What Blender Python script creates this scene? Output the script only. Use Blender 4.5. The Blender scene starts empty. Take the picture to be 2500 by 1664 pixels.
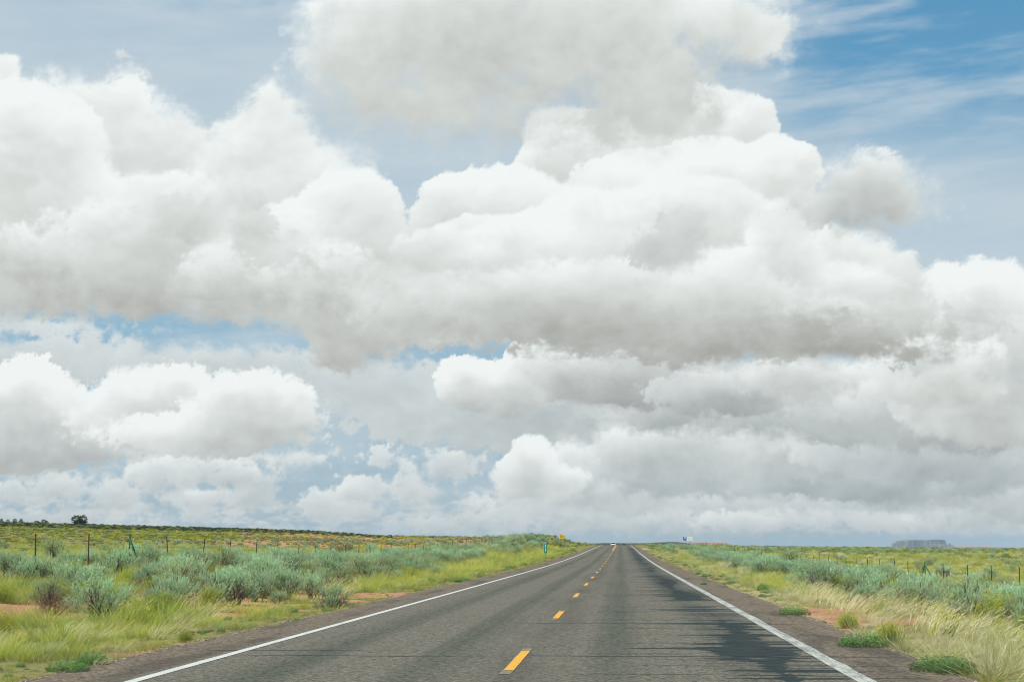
import bpy, math, random
import numpy as np
from mathutils import Vector, Matrix, Euler

# ------------------------------------------------------------------ camera
SC = bpy.context.scene
COL = SC.collection
F, CX, CY = 3750.0, 1250.0, 832.0          # focal length and centre, photo pixels (2500 wide)
EYE = 1.345
PITCH = math.atan((1330.0 - CY) / F)
CAMX = 1.236                               # metres right of the centre line
YAW = math.atan((1516.0 - CX) / F * math.cos(PITCH))   # turned left of the road
cam = bpy.data.cameras.new("camera"); camo = bpy.data.objects.new("camera", cam); COL.objects.link(camo)
cam.sensor_width = 36.0; cam.lens = 36.0 * F / 2500.0
cam.clip_start = 0.1; cam.clip_end = 60000
camo.location = (CAMX, 0, EYE)
camo.rotation_euler = (math.pi/2 + PITCH, 0, YAW)
SC.camera = camo
RM = camo.rotation_euler.to_matrix()

def ray(px, py):
    d = RM @ Vector(((px - CX)/F, -(py - CY)/F, -1.0)); d.normalize(); return d
def azel(px, py):
    d = ray(px, py); return math.degrees(math.atan2(d.x, d.y)), math.degrees(math.asin(d.z))
def pxof(x, y):
    """image column of the far ground at x, y"""
    az = np.arctan2(np.asarray(x, float) - CAMX, np.maximum(y, 1e-3))
    return CX + F/math.cos(PITCH)*np.tan(np.clip(az + YAW, -1.3, 1.3))
def at_x(px, y):
    return CAMX + y*math.tan(math.radians(azel(px, 1330)[0]))
def project(x, y, z):
    v = RM.transposed() @ Vector((x - CAMX, y, z - EYE))
    return CX + F*v.x/-v.z, CY - F*v.y/-v.z

# ------------------------------------------------------------------ node helper
class S:
    """a socket with arithmetic"""
    def __init__(s, sock, nt): s.k, s.nt = sock, nt
    def _m(s, op, *a, clamp=False):
        n = s.nt.nodes.new('ShaderNodeMath'); n.operation = op; n.use_clamp = clamp
        for i, v in enumerate((s,) + a):
            if isinstance(v, S): s.nt.links.new(v.k, n.inputs[i])
            else: n.inputs[i].default_value = v
        return S(n.outputs[0], s.nt)
    def __add__(s, o): return s._m('ADD', o)
    __radd__ = __add__
    def __sub__(s, o): return s._m('SUBTRACT', o)
    def __rsub__(s, o): return (s * -1.0) + o
    def __mul__(s, o): return s._m('MULTIPLY', o)
    __rmul__ = __mul__
    def __truediv__(s, o): return s._m('DIVIDE', o)
    def max(s, o): return s._m('MAXIMUM', o)
    def min(s, o): return s._m('MINIMUM', o)
    def smax(s, o, k): return s._m('SMOOTH_MAX', o, k)
    def mad(s, a, b): return s._m('MULTIPLY_ADD', a, b)
    def pow(s, o): return s._m('POWER', o)
    def abs(s): return s._m('ABSOLUTE')
    def clamp(s): return s._m('ADD', 0.0, clamp=True)
    def ss(s, a, b, lo=0.0, hi=1.0, kind='SMOOTHSTEP'):
        n = s.nt.nodes.new('ShaderNodeMapRange'); n.interpolation_type = kind; n.clamp = True
        s.nt.links.new(s.k, n.inputs[0])
        for i, v in zip((1, 2, 3, 4), (a, b, lo, hi)): n.inputs[i].default_value = v
        return S(n.outputs[0], s.nt)
    def lin(s, a, b, lo=0.0, hi=1.0): return s.ss(a, b, lo, hi, 'LINEAR')
def vm(nt, op, a, b=None, c=None, out=0):
    n = nt.nodes.new('ShaderNodeVectorMath'); n.operation = op
    for i, v in enumerate((a, b, c)):
        if v is None: continue
        if isinstance(v, S): nt.links.new(v.k, n.inputs[i])
        elif isinstance(v, (int, float)): n.inputs['Scale'].default_value = v
        else: n.inputs[i].default_value = v
    return S(n.outputs['Value'] if op in ('LENGTH', 'DOT_PRODUCT') else n.outputs[0], nt)
def comb(nt, x, y, z=0.0):
    n = nt.nodes.new('ShaderNodeCombineXYZ')
    for i, v in enumerate((x, y, z)):
        if isinstance(v, S): nt.links.new(v.k, n.inputs[i])
        else: n.inputs[i].default_value = v
    return S(n.outputs[0], nt)
def sep(v):
    n = v.nt.nodes.new('ShaderNodeSeparateXYZ'); v.nt.links.new(v.k, n.inputs[0])
    return [S(o, v.nt) for o in n.outputs]
def noise(v, scale, detail=4, rough=0.5, lac=2.0, dist=0.0, dim='3D', color=False):
    n = v.nt.nodes.new('ShaderNodeTexNoise'); n.noise_dimensions = dim
    v.nt.links.new(v.k, n.inputs['Vector'])
    n.inputs['Scale'].default_value = scale; n.inputs['Detail'].default_value = detail
    n.inputs['Roughness'].default_value = rough; n.inputs['Lacunarity'].default_value = lac
    n.inputs['Distortion'].default_value = dist
    return S(n.outputs['Color' if color else 0], v.nt)
def voro(v, scale, feature='F1', detail=0.0, rough=0.5, smooth=None, dim='3D', out='Distance'):
    n = v.nt.nodes.new('ShaderNodeTexVoronoi'); n.voronoi_dimensions = dim; n.feature = feature
    n.normalize = True
    v.nt.links.new(v.k, n.inputs['Vector'])
    n.inputs['Scale'].default_value = scale
    if 'Detail' in n.inputs: n.inputs['Detail'].default_value = detail; n.inputs['Roughness'].default_value = rough
    if smooth is not None: n.inputs['Smoothness'].default_value = smooth
    return S(n.outputs[out], v.nt)
def mix(f, a, b, nt=None, blend='MIX'):
    nt = nt or f.nt
    n = nt.nodes.new('ShaderNodeMix'); n.data_type = 'RGBA'; n.blend_type = blend; n.clamp_factor = True
    for i, v in ((0, f), (6, a), (7, b)):
        if isinstance(v, S): nt.links.new(v.k, n.inputs[i])
        else: n.inputs[i].default_value = v if i == 0 else ((*v, 1.0) if len(v) == 3 else v)
    return S(n.outputs[2], nt)
def lin3(r, g, b):
    f = lambda c: ((c/255+.055)/1.055)**2.4 if c > 10 else c/255/12.92
    return (f(r), f(g), f(b))
# ------------------------------------------------------------------ light
SUN_EL, SUN_AZ = 55.0, -132.0        # azimuth measured from +Y (road direction) clockwise; sun high, left and a bit behind
sl = bpy.data.lights.new("sun", 'SUN'); so = bpy.data.objects.new("sun", sl); COL.objects.link(so)
sl.energy = 5.0; sl.angle = math.radians(0.53); sl.color = (1.0, 0.93, 0.79)
_a, _e = math.radians(SUN_AZ), math.radians(SUN_EL)
so.rotation_euler = Vector((math.sin(_a)*math.cos(_e), math.cos(_a)*math.cos(_e), math.sin(_e))).to_track_quat('Z', 'Y').to_euler()
# ------------------------------------------------------------------ sky: Nishita, broken cloud overhead and behind
W = bpy.data.worlds.new("World"); SC.world = W; W.use_nodes = True
nt = W.node_tree; nt.nodes.clear()
out = nt.nodes.new('ShaderNodeOutputWorld'); bg = nt.nodes.new('ShaderNodeBackground')
nt.links.new(bg.outputs[0], out.inputs[0])
BGS = 0.1
bg.inputs[1].default_value = BGS
sky = nt.nodes.new('ShaderNodeTexSky'); sky.sky_type = 'NISHITA'; sky.sun_disc = False
sky.sun_elevation = _e; sky.sun_rotation = _a; sky.air_density = 1.0; sky.dust_density = 0.6; sky.ozone_density = 2.5
tc = nt.nodes.new('ShaderNodeTexCoord')
dx, dy, dz = sep(S(tc.outputs['Generated'], nt))
skyc = vm(nt, 'MULTIPLY', S(sky.outputs[0], nt), (BGS,)*3)
el = dz._m('ARCSINE') * 57.29578
def ramp(fac, stops, interp='LINEAR'):
    n = fac.nt.nodes.new('ShaderNodeValToRGB'); fac.nt.links.new(fac.k, n.inputs[0])
    e = n.color_ramp.elements; n.color_ramp.interpolation = interp
    while len(e) > 1: e.remove(e[-1])
    e[0].position = stops[0][0]; e[0].color = (*stops[0][1], 1)
    for p, c_ in stops[1:]:
        q_ = e.new(p); q_.color = (*c_, 1)
    return S(n.outputs[0], fac.nt)
deep = ramp(el.lin(0, 20), [(0, lin3(166, 186, 196)), (.2, lin3(160, 188, 203)), (.42, lin3(136, 180, 206)), (.7, lin3(94, 160, 198)), (1, lin3(62, 140, 188))])
c = mix(.95, skyc, deep, nt)
gq = comb(nt, dx/(dz.max(0) + .18), dy/(dz.max(0) + .18), 5.0)
g1 = noise(gq, 1.3, 5, .55)
front = dy.ss(.45, .75) * el.ss(21, 30, 1, 0)
ga = g1.ss(.50, .64) * (1.0 - front) * el.ss(0, 6)
c = mix(ga, c, mix((g1 - noise(vm(nt, 'ADD', gq, (-.12, -.06, 0)), 1.3, 3, .55))*3.0 + .6, lin3(132, 134, 134), lin3(196, 198, 192), nt))
nt.links.new(vm(nt, 'MULTIPLY', c, (1/BGS,)*3).k, bg.inputs[0])
W.cycles.sampling_method = 'MANUAL'; W.cycles.sample_map_resolution = 512
# ------------------------------------------------------------------ mesh and tagging helpers
def mesh(name, V_, F_, mat=None, smooth=False, attrs=None, mats=None, midx=None):
    me = bpy.data.meshes.new(name)
    V_ = np.asarray(V_, np.float32).reshape(-1, 3)
    if isinstance(F_, np.ndarray):
        k = F_.shape[1]; nf = len(F_)
        me.vertices.add(len(V_)); me.vertices.foreach_set('co', V_.ravel())
        me.loops.add(nf*k); me.loops.foreach_set('vertex_index', F_.astype(np.int32).ravel())
        me.polygons.add(nf); me.polygons.foreach_set('loop_start', np.arange(0, nf*k, k, dtype=np.int32))
        me.update(calc_edges=True)
    else:
        me.from_pydata([tuple(map(float, v)) for v in V_], [], [tuple(map(int, f)) for f in F_]); me.update()
    if smooth: me.polygons.foreach_set('use_smooth', [True]*len(me.polygons))
    for k_, a in (attrs or {}).items():
        at = me.attributes.new(k_, 'FLOAT', 'POINT'); at.data.foreach_set('value', np.asarray(a, np.float32).ravel())
    for m in (mats or ([mat] if mat else [])): me.materials.append(m)
    if midx is not None: me.polygons.foreach_set('material_index', np.asarray(midx, np.int32))
    return me
def obj(name, me, parent=None, loc=(0, 0, 0), rot=(0, 0, 0), link=True):
    o = bpy.data.objects.new(name, me); o.location = loc; o.rotation_euler = rot
    if link: COL.objects.link(o)
    if parent: o.parent = parent
    return o
def tag(o, label=None, cat=None, group=None, kind=None):
    for k_, v in (('label', label), ('category', cat), ('group', group), ('kind', kind)):
        if v: o[k_] = v
    return o
def material(name, rough=.85, spec=.2):
    m = bpy.data.materials.new(name); m.use_nodes = True
    t = m.node_tree; p = t.nodes['Principled BSDF']
    p.inputs['Roughness'].default_value = rough; p.inputs['Specular IOR Level'].default_value = spec
    return m, t, p
def plain(name, col, rough=.6, spec=.4, metal=0.0, var=.12, sc=3.0):
    m, t, p = material(name, rough, spec); p.inputs['Metallic'].default_value = metal
    tcn = t.nodes.new('ShaderNodeTexCoord')
    n = noise(S(tcn.outputs['Object'], t), sc, 4, .6)
    c_ = mix(n.lin(.3, .7), tuple(v*(1-var) for v in col), tuple(min(1, v*(1+var)) for v in col))
    t.links.new(c_.k, p.inputs['Base Color'])
    return m
def attr(t, name, kind='GEOMETRY'):
    n = t.nodes.new('ShaderNodeAttribute'); n.attribute_name = name; n.attribute_type = kind
    return S(n.outputs['Fac'], t)
# ------------------------------------------------------------------ cloud bank: thickness and self-shadowing worked out on a grid of azimuth x elevation
CU0, CU1, CV0, CV1, CST = -33.0, 25.0, -0.6, 23.5, 0.045
cu = np.arange(CU0, CU1, CST); cvv = np.arange(CV0, CV1, CST)
GU, GV = np.meshgrid(cu, cvv)                    # rows run upwards
CH, CW = GU.shape

def _hash(ix, iy, s):
    h = (ix.astype(np.int64)*374761393 + iy.astype(np.int64)*668265263 + s*974634777) & 0xFFFFFFFF
    h = ((h ^ (h >> 13))*1274126177) & 0xFFFFFFFF
    h = ((h ^ (h >> 16))*2246822519) & 0xFFFFFFFF
    return (((h ^ (h >> 15)) & 0xFFFFFF) / float(0x1000000)).astype(np.float32)
def vnoise(x, y, s):
    ix, iy = np.floor(x), np.floor(y); fx, fy = (x-ix).astype(np.float32), (y-iy).astype(np.float32)
    ix = ix.astype(np.int64); iy = iy.astype(np.int64)
    def g(a, b, dx, dy):
        t = _hash(a, b, s)*6.2831853
        return np.cos(t)*dx + np.sin(t)*dy
    ux = fx*fx*fx*(fx*(fx*6-15)+10); uy = fy*fy*fy*(fy*(fy*6-15)+10)
    a = g(ix, iy, fx, fy); b = g(ix+1, iy, fx-1, fy); c = g(ix, iy+1, fx, fy-1); d = g(ix+1, iy+1, fx-1, fy-1)
    return (a+(b-a)*ux)*(1-uy) + (c+(d-c)*ux)*uy     # about -.7 .. .7
def fbm(x, y, s, octv=5, rough=.5):
    t = 0; a = 1; n = 0
    for k in range(octv):
        t = t + a*vnoise(x*2**k + 13.1*k, y*2**k + 7.7*k, s+k*17); n += a; a *= rough
    return t/n*1.5
def bumps(x, y, s):
    """rounded knobs: 1 at a cell's knob, 0 between knobs"""
    ix, iy = np.floor(x).astype(np.int64), np.floor(y).astype(np.int64)
    best = np.full(x.shape, 9.0, np.float32)
    for i in (-1, 0, 1):
        for j in (-1, 0, 1):
            px_, py_ = ix+i, iy+j
            d = (px_ + .15 + .7*_hash(px_, py_, s) - x)**2 + (py_ + .15 + .7*_hash(px_, py_, s+5) - y)**2
            best = np.minimum(best, d)
    return np.sqrt(np.maximum(0, 1 - best*.95))
def boxblur1(a, r, ax):
    if r < 1: return a
    p = [(0, 0), (0, 0)]; p[ax] = (r+1, r)
    c = np.cumsum(np.pad(a, p, mode='edge').astype(np.float64), axis=ax)
    n = a.shape[ax]; w = 2*r+1
    return ((np.take(c, range(w, w+n), ax) - np.take(c, range(0, n), ax))/w).astype(np.float32)
def blur(a, sig):
    r = int(round(sig/CST*0.9))
    for _ in range(3):
        a = boxblur1(boxblur1(a, r, 0), r, 1)
    return a
def sst(x, a, b):
    t = np.clip((x-a)/(b-a), 0, 1); return t*t*(3-2*t)

def make_tex(s, sc):
    wx = fbm(GU*.5*sc, GV*.5*sc, s+1, 4)*.5/sc; wy = fbm(GU*.5*sc, GV*.5*sc, s+2, 4)*.5/sc
    x, y = (GU + wx)*sc, (GV + wy)*sc
    B = bumps(x*.55, y*.6, s+3)*.5 + bumps(x*1.15+wx*.6*sc, y*1.25, s+4)*.40 + bumps(x*2.5+wy*sc, y*2.7, s+5)*.34 + bumps(x*5.3, y*5.7, s+6)*.24 + bumps(x*10.5, y*11, s+12)*.12
    N = fbm(GU*.9*sc, GV*.9*sc, s+7, 6, .55)
    Lw = fbm(GU*.22*sc, GV*.28*sc, s+8, 3)
    d1 = int(.10/CST*1.0/sc)+1; BR = B - np.roll(B, -d1*2, axis=0) + .35*(B - np.roll(B, d1*2, axis=1)); BR = blur(BR, .05)
    pm = sst(fbm(GU*.3, GV*.3, s+21, 4), -.15, .35)
    return dict(R=np.clip(BR, -.6, .6)*(.25+.75*pm), B=B-.80, N=N, L=Lw, wx=wx*sc, wy=wy*sc)

cover = np.zeros(GU.shape, np.float32); light = np.full(GU.shape, .6, np.float32); tone = np.zeros(GU.shape, np.float32)
_wl = (fbm(GU*.12, GV*.16, 901, 3), fbm(GU*.12, GV*.16, 902, 3))
_sv = fbm(GU*.35, GV*.35, 903, 3)
_wsp = fbm(GU*1.6 + _wl[0]*2, GV*2.0 + _wl[1]*2, 907, 6, .68)
_ga2 = fbm(GU*1.1 + _wl[0]*2, GV*1.5 + _wl[1]*2, 908, 5, .62)
_ga = fbm(GU*.22 + _wl[0]*.5, GV*.36, 905, 6, .62)*1.25 + fbm(GU*.8 + _wl[1]*.8, GV*1.1, 906, 5, .6)*.55
def blobfield(blobs, k, warp):
    u = GU + _wl[0]*warp; v = GV + _wl[1]*warp*.7
    D = np.full(GU.shape, -9.0, np.float32)
    for (cx_, cy_, rx, ry) in blobs:
        u0, v0 = azel(cx_, cy_); ru, rv = rx/65.4, ry/65.4
        w = min(ru, rv); e = np.sqrt(((u-u0)/ru)**2 + ((v-v0)/rv)**2)
        g = w*(1-e)
        h = np.maximum(k - np.abs(D-g), 0)/k
        D = np.maximum(D, g) + h*h*h*k/6
    return D
def layer(blobs, tex, bill=.6, nz=.25, k=.35, warp=.5, soft=.15, hi=1.0, lo=.35, shadow=.35, rel=1.0, opac=1.0, tn=0.0, lowv=.12, sl=.30, thr=0.0, lift=0.0, patch=.24, glob=0.0):
    """soft: edge width in degrees; hi/lo: brightness of lit and shaded parts; shadow: how fast light dies downwards"""
    global cover, light, tone
    D = blobfield(blobs, k, warp)
    H = D + thr + tex['B']*bill + tex['N']*nz + _wsp*min(soft, .8)*.8
    sf = .78*soft*np.clip(1.0 + _sv*1.8, .35, 2.2)
    a = sst(H/sf, -.25, 1.0)*opac
    h = np.sqrt(np.maximum(H, 0)*2.0 + .0)                     # rounded relief
    hs = np.minimum(h, 2.2)
    # light dies with the thickness overhead (towards the top of the grid)
    dens = np.minimum(np.maximum(H, 0), 1.2)
    cs = np.cumsum(dens[::-1], axis=0)[::-1]*CST
    win = int(4.0/CST)
    tail = np.zeros_like(cs); tail[:-win] = cs[win:]
    od = blur((cs - tail).astype(np.float32), .14)
    T = np.exp(-shadow*od)
    # relief: several scales, light from above and a little left
    R = 0
    for sg, wgt in ((.03, .9), (.10, 1.1), (.35, 1.0), (.9, .8)):
        b = blur(hs, sg); gv, gu = np.gradient(b, CST)
        R = R + wgt*np.clip((-gv + .18*gu)*sg*1.1, -1, 1)
    L = lo + (hi-lo)*np.clip(.04 + .96*T + 0.0, 0, 1) + sl*rel*R*(.4+.6*T) + tex['L']*lowv + tex['N']*.09*rel
    L = L + np.roll(_ga, int(lo*997) % 300, axis=1)*patch - .04
    if glob: L = L*(1-glob) + glob*(np.interp(GV, [6.5, 8.0, 10.0, 12.5, 16.0, 19.0], [.40, .46, .66, .84, .95, .97]) + _ga*.30 + sl*R*.5)
    L = L + lift*np.exp(-np.maximum(H, 0)/.25)*.5
    L = L + tex['R']*.34*rel + (_ga2*.10)
    L = L - .08*sst(H, .2, 1.6)
    L = np.clip(L, 0, 1.12)
    L = L*.8 + blur(L, .1)*.2
    nc = cover + a - cover*a
    wgt = a/np.maximum(nc, 1e-4)
    light = light*(1-wgt) + L*wgt; tone = tone*(1-wgt) + tn*wgt
    cover = nc
TA = make_tex(11, 1.0); TB = make_tex(47, 1.45); TC_ = make_tex(83, 2.3)
# rows of small far clouds just over the horizon
def farrow(s, vmid, vs, scx, scy, thr, op, hi, lo):
    global cover, light, tone
    n = fbm(GU*scx + s, GV*scy, s, 6, .55); n2 = fbm(GU*scx + s, (GV+.16)*scy, s, 3, .5)
    b = bumps(GU*scx*2.2 + n*.6, GV*scy*1.5, s+9)
    a = sst(n + .35*(b-.6) - ((GV-vmid)/vs)**2*.5, thr, thr+.30)*op
    L = np.clip(lo + (hi-lo)*(.5 + (n-n2)*1.2 + (b-.6)*.5), 0, 1)
    nc = cover + a - cover*a; w = a/np.maximum(nc, 1e-4)
    light = light*(1-w)+L*w; cover = nc; tone = tone*(1-w) + 1.0*w
farrow(301, 1.1, .9, .75, 2.2, .05, .6, .78, .40)
farrow(340, 2.2, 1.0, .55, 1.5, .44, .6, .84, .42)
farrow(377, 0.7, .6, .9, 3.0, .10, .5, .70, .42)

def scat(s, v0, v1, sc, thr, op, hi, lo, u0=-99, u1=99):
    global cover, light, tone
    n = fbm(GU*sc*.35, GV*sc*.5, s, 3); b = bumps(GU*sc, GV*sc*1.5, s+2)*.6 + bumps(GU*sc*2.3+n, GV*sc*3, s+4)*.35 + bumps(GU*sc*5, GV*sc*6, s+5)*.2 + fbm(GU*sc*2, GV*sc*2.6, s+6, 5, .6)*.35
    b2 = np.roll(b, -int(.22/CST/sc*1.6), axis=0)
    a = sst(b*.75 + n*.9, thr, thr+.28)*sst(GV, v0-.5, v0+.4)*sst(-GV, -v1-.6, -v1+.3)*sst(GU, u0, u0+1.5)*sst(-GU, -u1, -u1+1.5)*op
    L = np.clip(lo + (hi-lo)*(.55 + (b-b2)*.9) + n*.1, 0, 1)
    nc = cover + a - cover*a; w = a/np.maximum(nc, 1e-4)
    light = light*(1-w)+L*w; cover = nc; tone = tone*(1-w) + .8*w
scat(411, .8, 2.6, 1.5, .82, .7, .84, .46)
scat(431, 2.4, 4.2, 1.2, 1.12, .7, .92, .48, -30, -1)
scat(451, .5, 1.4, 2.6, .64, .6, .78, .46)
# grey sheet behind
layer([(60, 880, 420, 50), (480, 900, 430, 52), (900, 950, 420, 62), (1250, 1010, 420, 90), (80, 792, 130, 16), (1500, 980, 420, 130)], TB,
      bill=.35, nz=.4, k=.5, soft=.6, hi=.72, lo=.50, shadow=.3, rel=.45, opac=.84, tn=.5, lowv=.06)
puffs = [(935, 1115, 22, 14), (1105, 1135, 50, 26), (1080, 1145, 30, 20), (885, 1195, 48, 24), (1003, 1175, 28, 38), (1010, 1200, 50, 18), (800, 1232, 42, 26), (885, 1248, 45, 16),
         (1170, 1232, 28, 14), (620, 1116, 45, 12), (690, 1120, 40, 10), (740, 1120, 20, 9), (1235, 1266, 60, 22), (1170, 1272, 50, 14), (1090, 1274, 50, 10), (600, 1212, 46, 22), (640, 1188, 26, 22),
         (150, 1185, 60, 28), (280, 1205, 55, 30), (40, 1195, 50, 22), (2405, 1278, 48, 14), (2480, 1278, 40, 12), (60, 1262, 90, 10), (470, 1215, 40, 14)]
layer(puffs, TC_, bill=.42, nz=.5, k=.1, warp=.25, soft=.34, hi=.86, lo=.42, shadow=1.2, rel=1.0, opac=.8, tn=.8, lowv=.04, thr=-.02)
# lower left cumulus
layer([(420, 1140, 95, 42), (370, 1165, 60, 32), (580, 1155, 70, 28), (500, 1118, 100, 22), (60, 1130, 80, 30)], TC_,
      bill=.5, nz=.5, k=.2, warp=.4, soft=.4, hi=.90, lo=.42, shadow=.9, rel=1.0, opac=.88, tn=.6, thr=-.12)
layer([(50, 1000, 130, 80), (150, 1030, 95, 70), (80, 935, 45, 40), (30, 1060, 150, 60), (220, 1075, 90, 26)], TC_,
      bill=.8, nz=.3, k=.2, warp=.3, soft=.22, hi=1.0, lo=.44, shadow=.45, rel=1.3, tn=.4)
layer([(340, 975, 70, 50), (430, 975, 90, 60), (400, 1030, 130, 40), (520, 1040, 130, 40)], TC_,
      bill=.8, nz=.3, k=.2, warp=.3, soft=.25, hi=.98, lo=.40, shadow=.6, rel=1.3, tn=.3)
layer([(560, 985, 60, 50), (640, 990, 90, 60), (700, 1010, 46, 40), (590, 1030, 120, 46), (500, 1058, 120, 24)], TC_,
      bill=.75, nz=.3, k=.25, warp=.3, soft=.3, hi=1.0, lo=.38, shadow=.55, rel=1.1, tn=.3)
# right stratocumulus, rows from far to near
layer([(1500, 1265, 130, 24), (1750, 1240, 330, 48), (2050, 1235, 280, 45), (2350, 1215, 250, 48), (1380, 1225, 120, 42)], TC_,
      bill=.6, nz=.4, k=.3, warp=.4, soft=.5, hi=.82, lo=0.43, shadow=0.80, rel=1.0, opac=.85, tn=.9)
layer([(2200, 1275, 60, 10), (2400, 1250, 80, 12), (1480, 1235, 60, 24), (1560, 1250, 60, 16), (1880, 1268, 120, 12), (2080, 1265, 90, 12)], TC_, bill=.4, nz=.3, k=.1, warp=.2, soft=.3, hi=.88, lo=0.50, shadow=0.96, rel=1, opac=.7, tn=.8)
layer([(2350, 1180, 180, 36), (2150, 1190, 160, 30), (2480, 1230, 70, 26)], TC_, bill=.6, nz=.3, k=.2, warp=.3, soft=.4, hi=.86, lo=0.38, shadow=0.88, rel=1.1, opac=.9, tn=.9)
layer([(1420, 1185, 120, 42), (1540, 1200, 110, 36), (1390, 1130, 70, 36), (1500, 1140, 90, 40)], TC_, bill=.6, nz=.3, k=.2, warp=.3, soft=.35, hi=.92, lo=0.40, shadow=0.80, rel=1.1, opac=.92, tn=.8)
layer([(1900, 1150, 240, 46), (2150, 1150, 220, 46), (1650, 1140, 160, 52), (2400, 1130, 180, 50)], TB,
      bill=.6, nz=.3, k=.3, warp=.6, soft=.4, hi=.84, lo=0.21, shadow=0.96, rel=.9, tn=1.0)
layer([(1700, 1080, 110, 60), (1790, 1110, 90, 44), (1600, 1090, 120, 60), (1940, 1085, 90, 50), (2010, 1120, 80, 34), (1880, 1060, 90, 40)], TB,
      bill=.6, nz=.2, k=.3, warp=.3, soft=.3, hi=1.0, lo=0.33, shadow=0.68, rel=1.1, tn=.7)
layer([(2200, 1090, 190, 40), (2400, 1070, 170, 46), (2300, 1120, 160, 30)], TB,
      bill=.6, nz=.3, k=.3, warp=.5, soft=.4, hi=.86, lo=0.28, shadow=0.88, rel=.9, tn=.9)
layer([(1300, 1130, 48, 50), (1270, 1165, 50, 40), (1350, 1175, 60, 30)], TC_,
      bill=.45, nz=.15, k=.15, warp=.15, soft=.2, hi=1.0, lo=0.46, shadow=0.56, rel=1.0, tn=.5)
layer([(1850, 1010, 200, 40), (2050, 1010, 200, 50), (1650, 1000, 160, 42), (2300, 1020, 220, 60), (2150, 1040, 160, 34)], TB,
      bill=.65, nz=.3, k=.3, warp=.6, soft=.45, hi=.92, lo=0.18, shadow=0.92, rel=.9, tn=.6)
layer([(1140, 930, 52, 42), (1220, 950, 100, 50), (1300, 885, 50, 46), (1310, 940, 70, 40)], TB,
      bill=.6, nz=.2, k=.3, warp=.2, soft=.2, hi=1.0, lo=0.43, shadow=0.52, rel=1.2, tn=.4)
layer([(1420, 910, 100, 60), (1520, 925, 150, 62), (1650, 930, 110, 50), (1560, 880, 150, 40)], TB,
      bill=.6, nz=.3, k=.3, warp=.5, soft=.4, hi=.72, lo=0.21, shadow=0.80, rel=1.0, tn=.35)
layer([(1760, 960, 120, 40), (1860, 965, 110, 34)], TC_,
      bill=.6, nz=.3, k=.3, warp=.4, soft=.35, hi=.60, lo=0.20, shadow=0.88, rel=.9, tn=.6)
layer([(1960, 915, 120, 44), (2060, 930, 140, 42), (2100, 955, 90, 26)], TB, bill=.5, nz=.2, k=.3, warp=.3, soft=.5, hi=.92, lo=0.28, shadow=0.88, rel=.8, tn=.2)
layer([(2230, 980, 150, 50), (2380, 1010, 160, 50)], TB, bill=.6, nz=.3, k=.3, warp=.4, soft=.5, hi=.8, lo=0.24, shadow=0.72, rel=.8, tn=.5)
# right-hand tower
layer([(2400, 760, 150, 100), (2300, 730, 80, 50), (2480, 850, 150, 120), (2330, 900, 150, 90), (2450, 980, 200, 80), (2250, 860, 60, 60)], TB,
      bill=.65, nz=.25, k=.4, warp=.4, soft=.28, hi=.98, lo=.44, shadow=.22, rel=1.1, tn=.3, lowv=.2)
layer([(2260, 720, 22, 34), (2275, 760, 20, 26)], TC_, bill=.4, nz=.2, k=.1, warp=.1, soft=.14, hi=1.06, lo=.8, shadow=.3, opac=.9)
layer([(2350, 850, 70, 50), (2380, 900, 60, 60), (2230, 870, 90, 50), (2300, 930, 110, 50)], TC_, bill=.5, nz=.2, k=.2, warp=.2, soft=.3, hi=1.0, lo=.5, shadow=.3, rel=1.1, opac=.9)
layer([(2440, 900, 50, 26), (2250, 880, 34, 16), (2350, 800, 60, 20)], TC_, bill=.4, nz=.3, k=.2, warp=.2, soft=.5, hi=.6, lo=.45, shadow=.5, rel=.5, opac=.7, tn=.6)
# big left cumulus, back to front
layer([(840, 400, 60, 50), (790, 420, 90, 60), (700, 420, 90, 60)], TB, bill=.5, nz=.5, k=.4, warp=.5, soft=1.01, hi=.86, lo=.6, shadow=.2, rel=.7, opac=.7, tn=.2, glob=.5)
layer([(325, 215, 30, 40), (310, 190, 16, 30)], TC_, bill=.4, nz=.6, k=.2, warp=.35, soft=1.01, hi=.86, lo=.7, opac=.5, tn=.4, glob=.5)
layer([(300, 265, 90, 60), (170, 255, 110, 55), (400, 380, 110, 120), (250, 380, 160, 120), (480, 470, 130, 120)], TA,
      bill=.55, nz=.3, k=.5, warp=.5, soft=1.01, hi=.90, lo=.56, shadow=.14, rel=.9, tn=.2, lowv=.12, glob=.5)
layer([(652, 240, 26, 34), (668, 275, 48, 42), (640, 330, 75, 70), (700, 330, 60, 60), (620, 380, 110, 80), (700, 400, 85, 110), (760, 470, 110, 110), (640, 480, 150, 100), (560, 420, 60, 60)], TA,
      bill=.5, nz=.25, k=.4, warp=.45, soft=0.46, hi=.93, lo=.56, shadow=.16, rel=1.0, tn=.15, lowv=.12, glob=.5)
layer([(900, 470, 45, 48), (935, 520, 42, 50), (850, 500, 90, 80), (880, 590, 110, 100), (780, 610, 180, 110), (960, 620, 60, 70)], TB,
      bill=.5, nz=.2, k=.4, warp=.45, soft=0.32, hi=1.0, lo=.46, shadow=.24, rel=1.1, tn=.05, lowv=.12, glob=.5)
layer([(10, 185, 34, 40)], TC_, bill=.3, nz=.2, k=.3, warp=.1, soft=0.43, hi=.97, lo=.7, shadow=.3, tn=.1, glob=.5)
layer([(70, 300, 120, 85), (140, 350, 100, 95), (30, 400, 180, 120), (200, 420, 60, 80), (120, 500, 180, 120), (300, 540, 170, 100), (60, 600, 220, 90)], TA,
      bill=.5, nz=.18, k=.45, warp=.45, soft=0.35, hi=1.04, lo=.42, shadow=.17, rel=1.1, tn=.1, lowv=.14, glob=.5)
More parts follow.
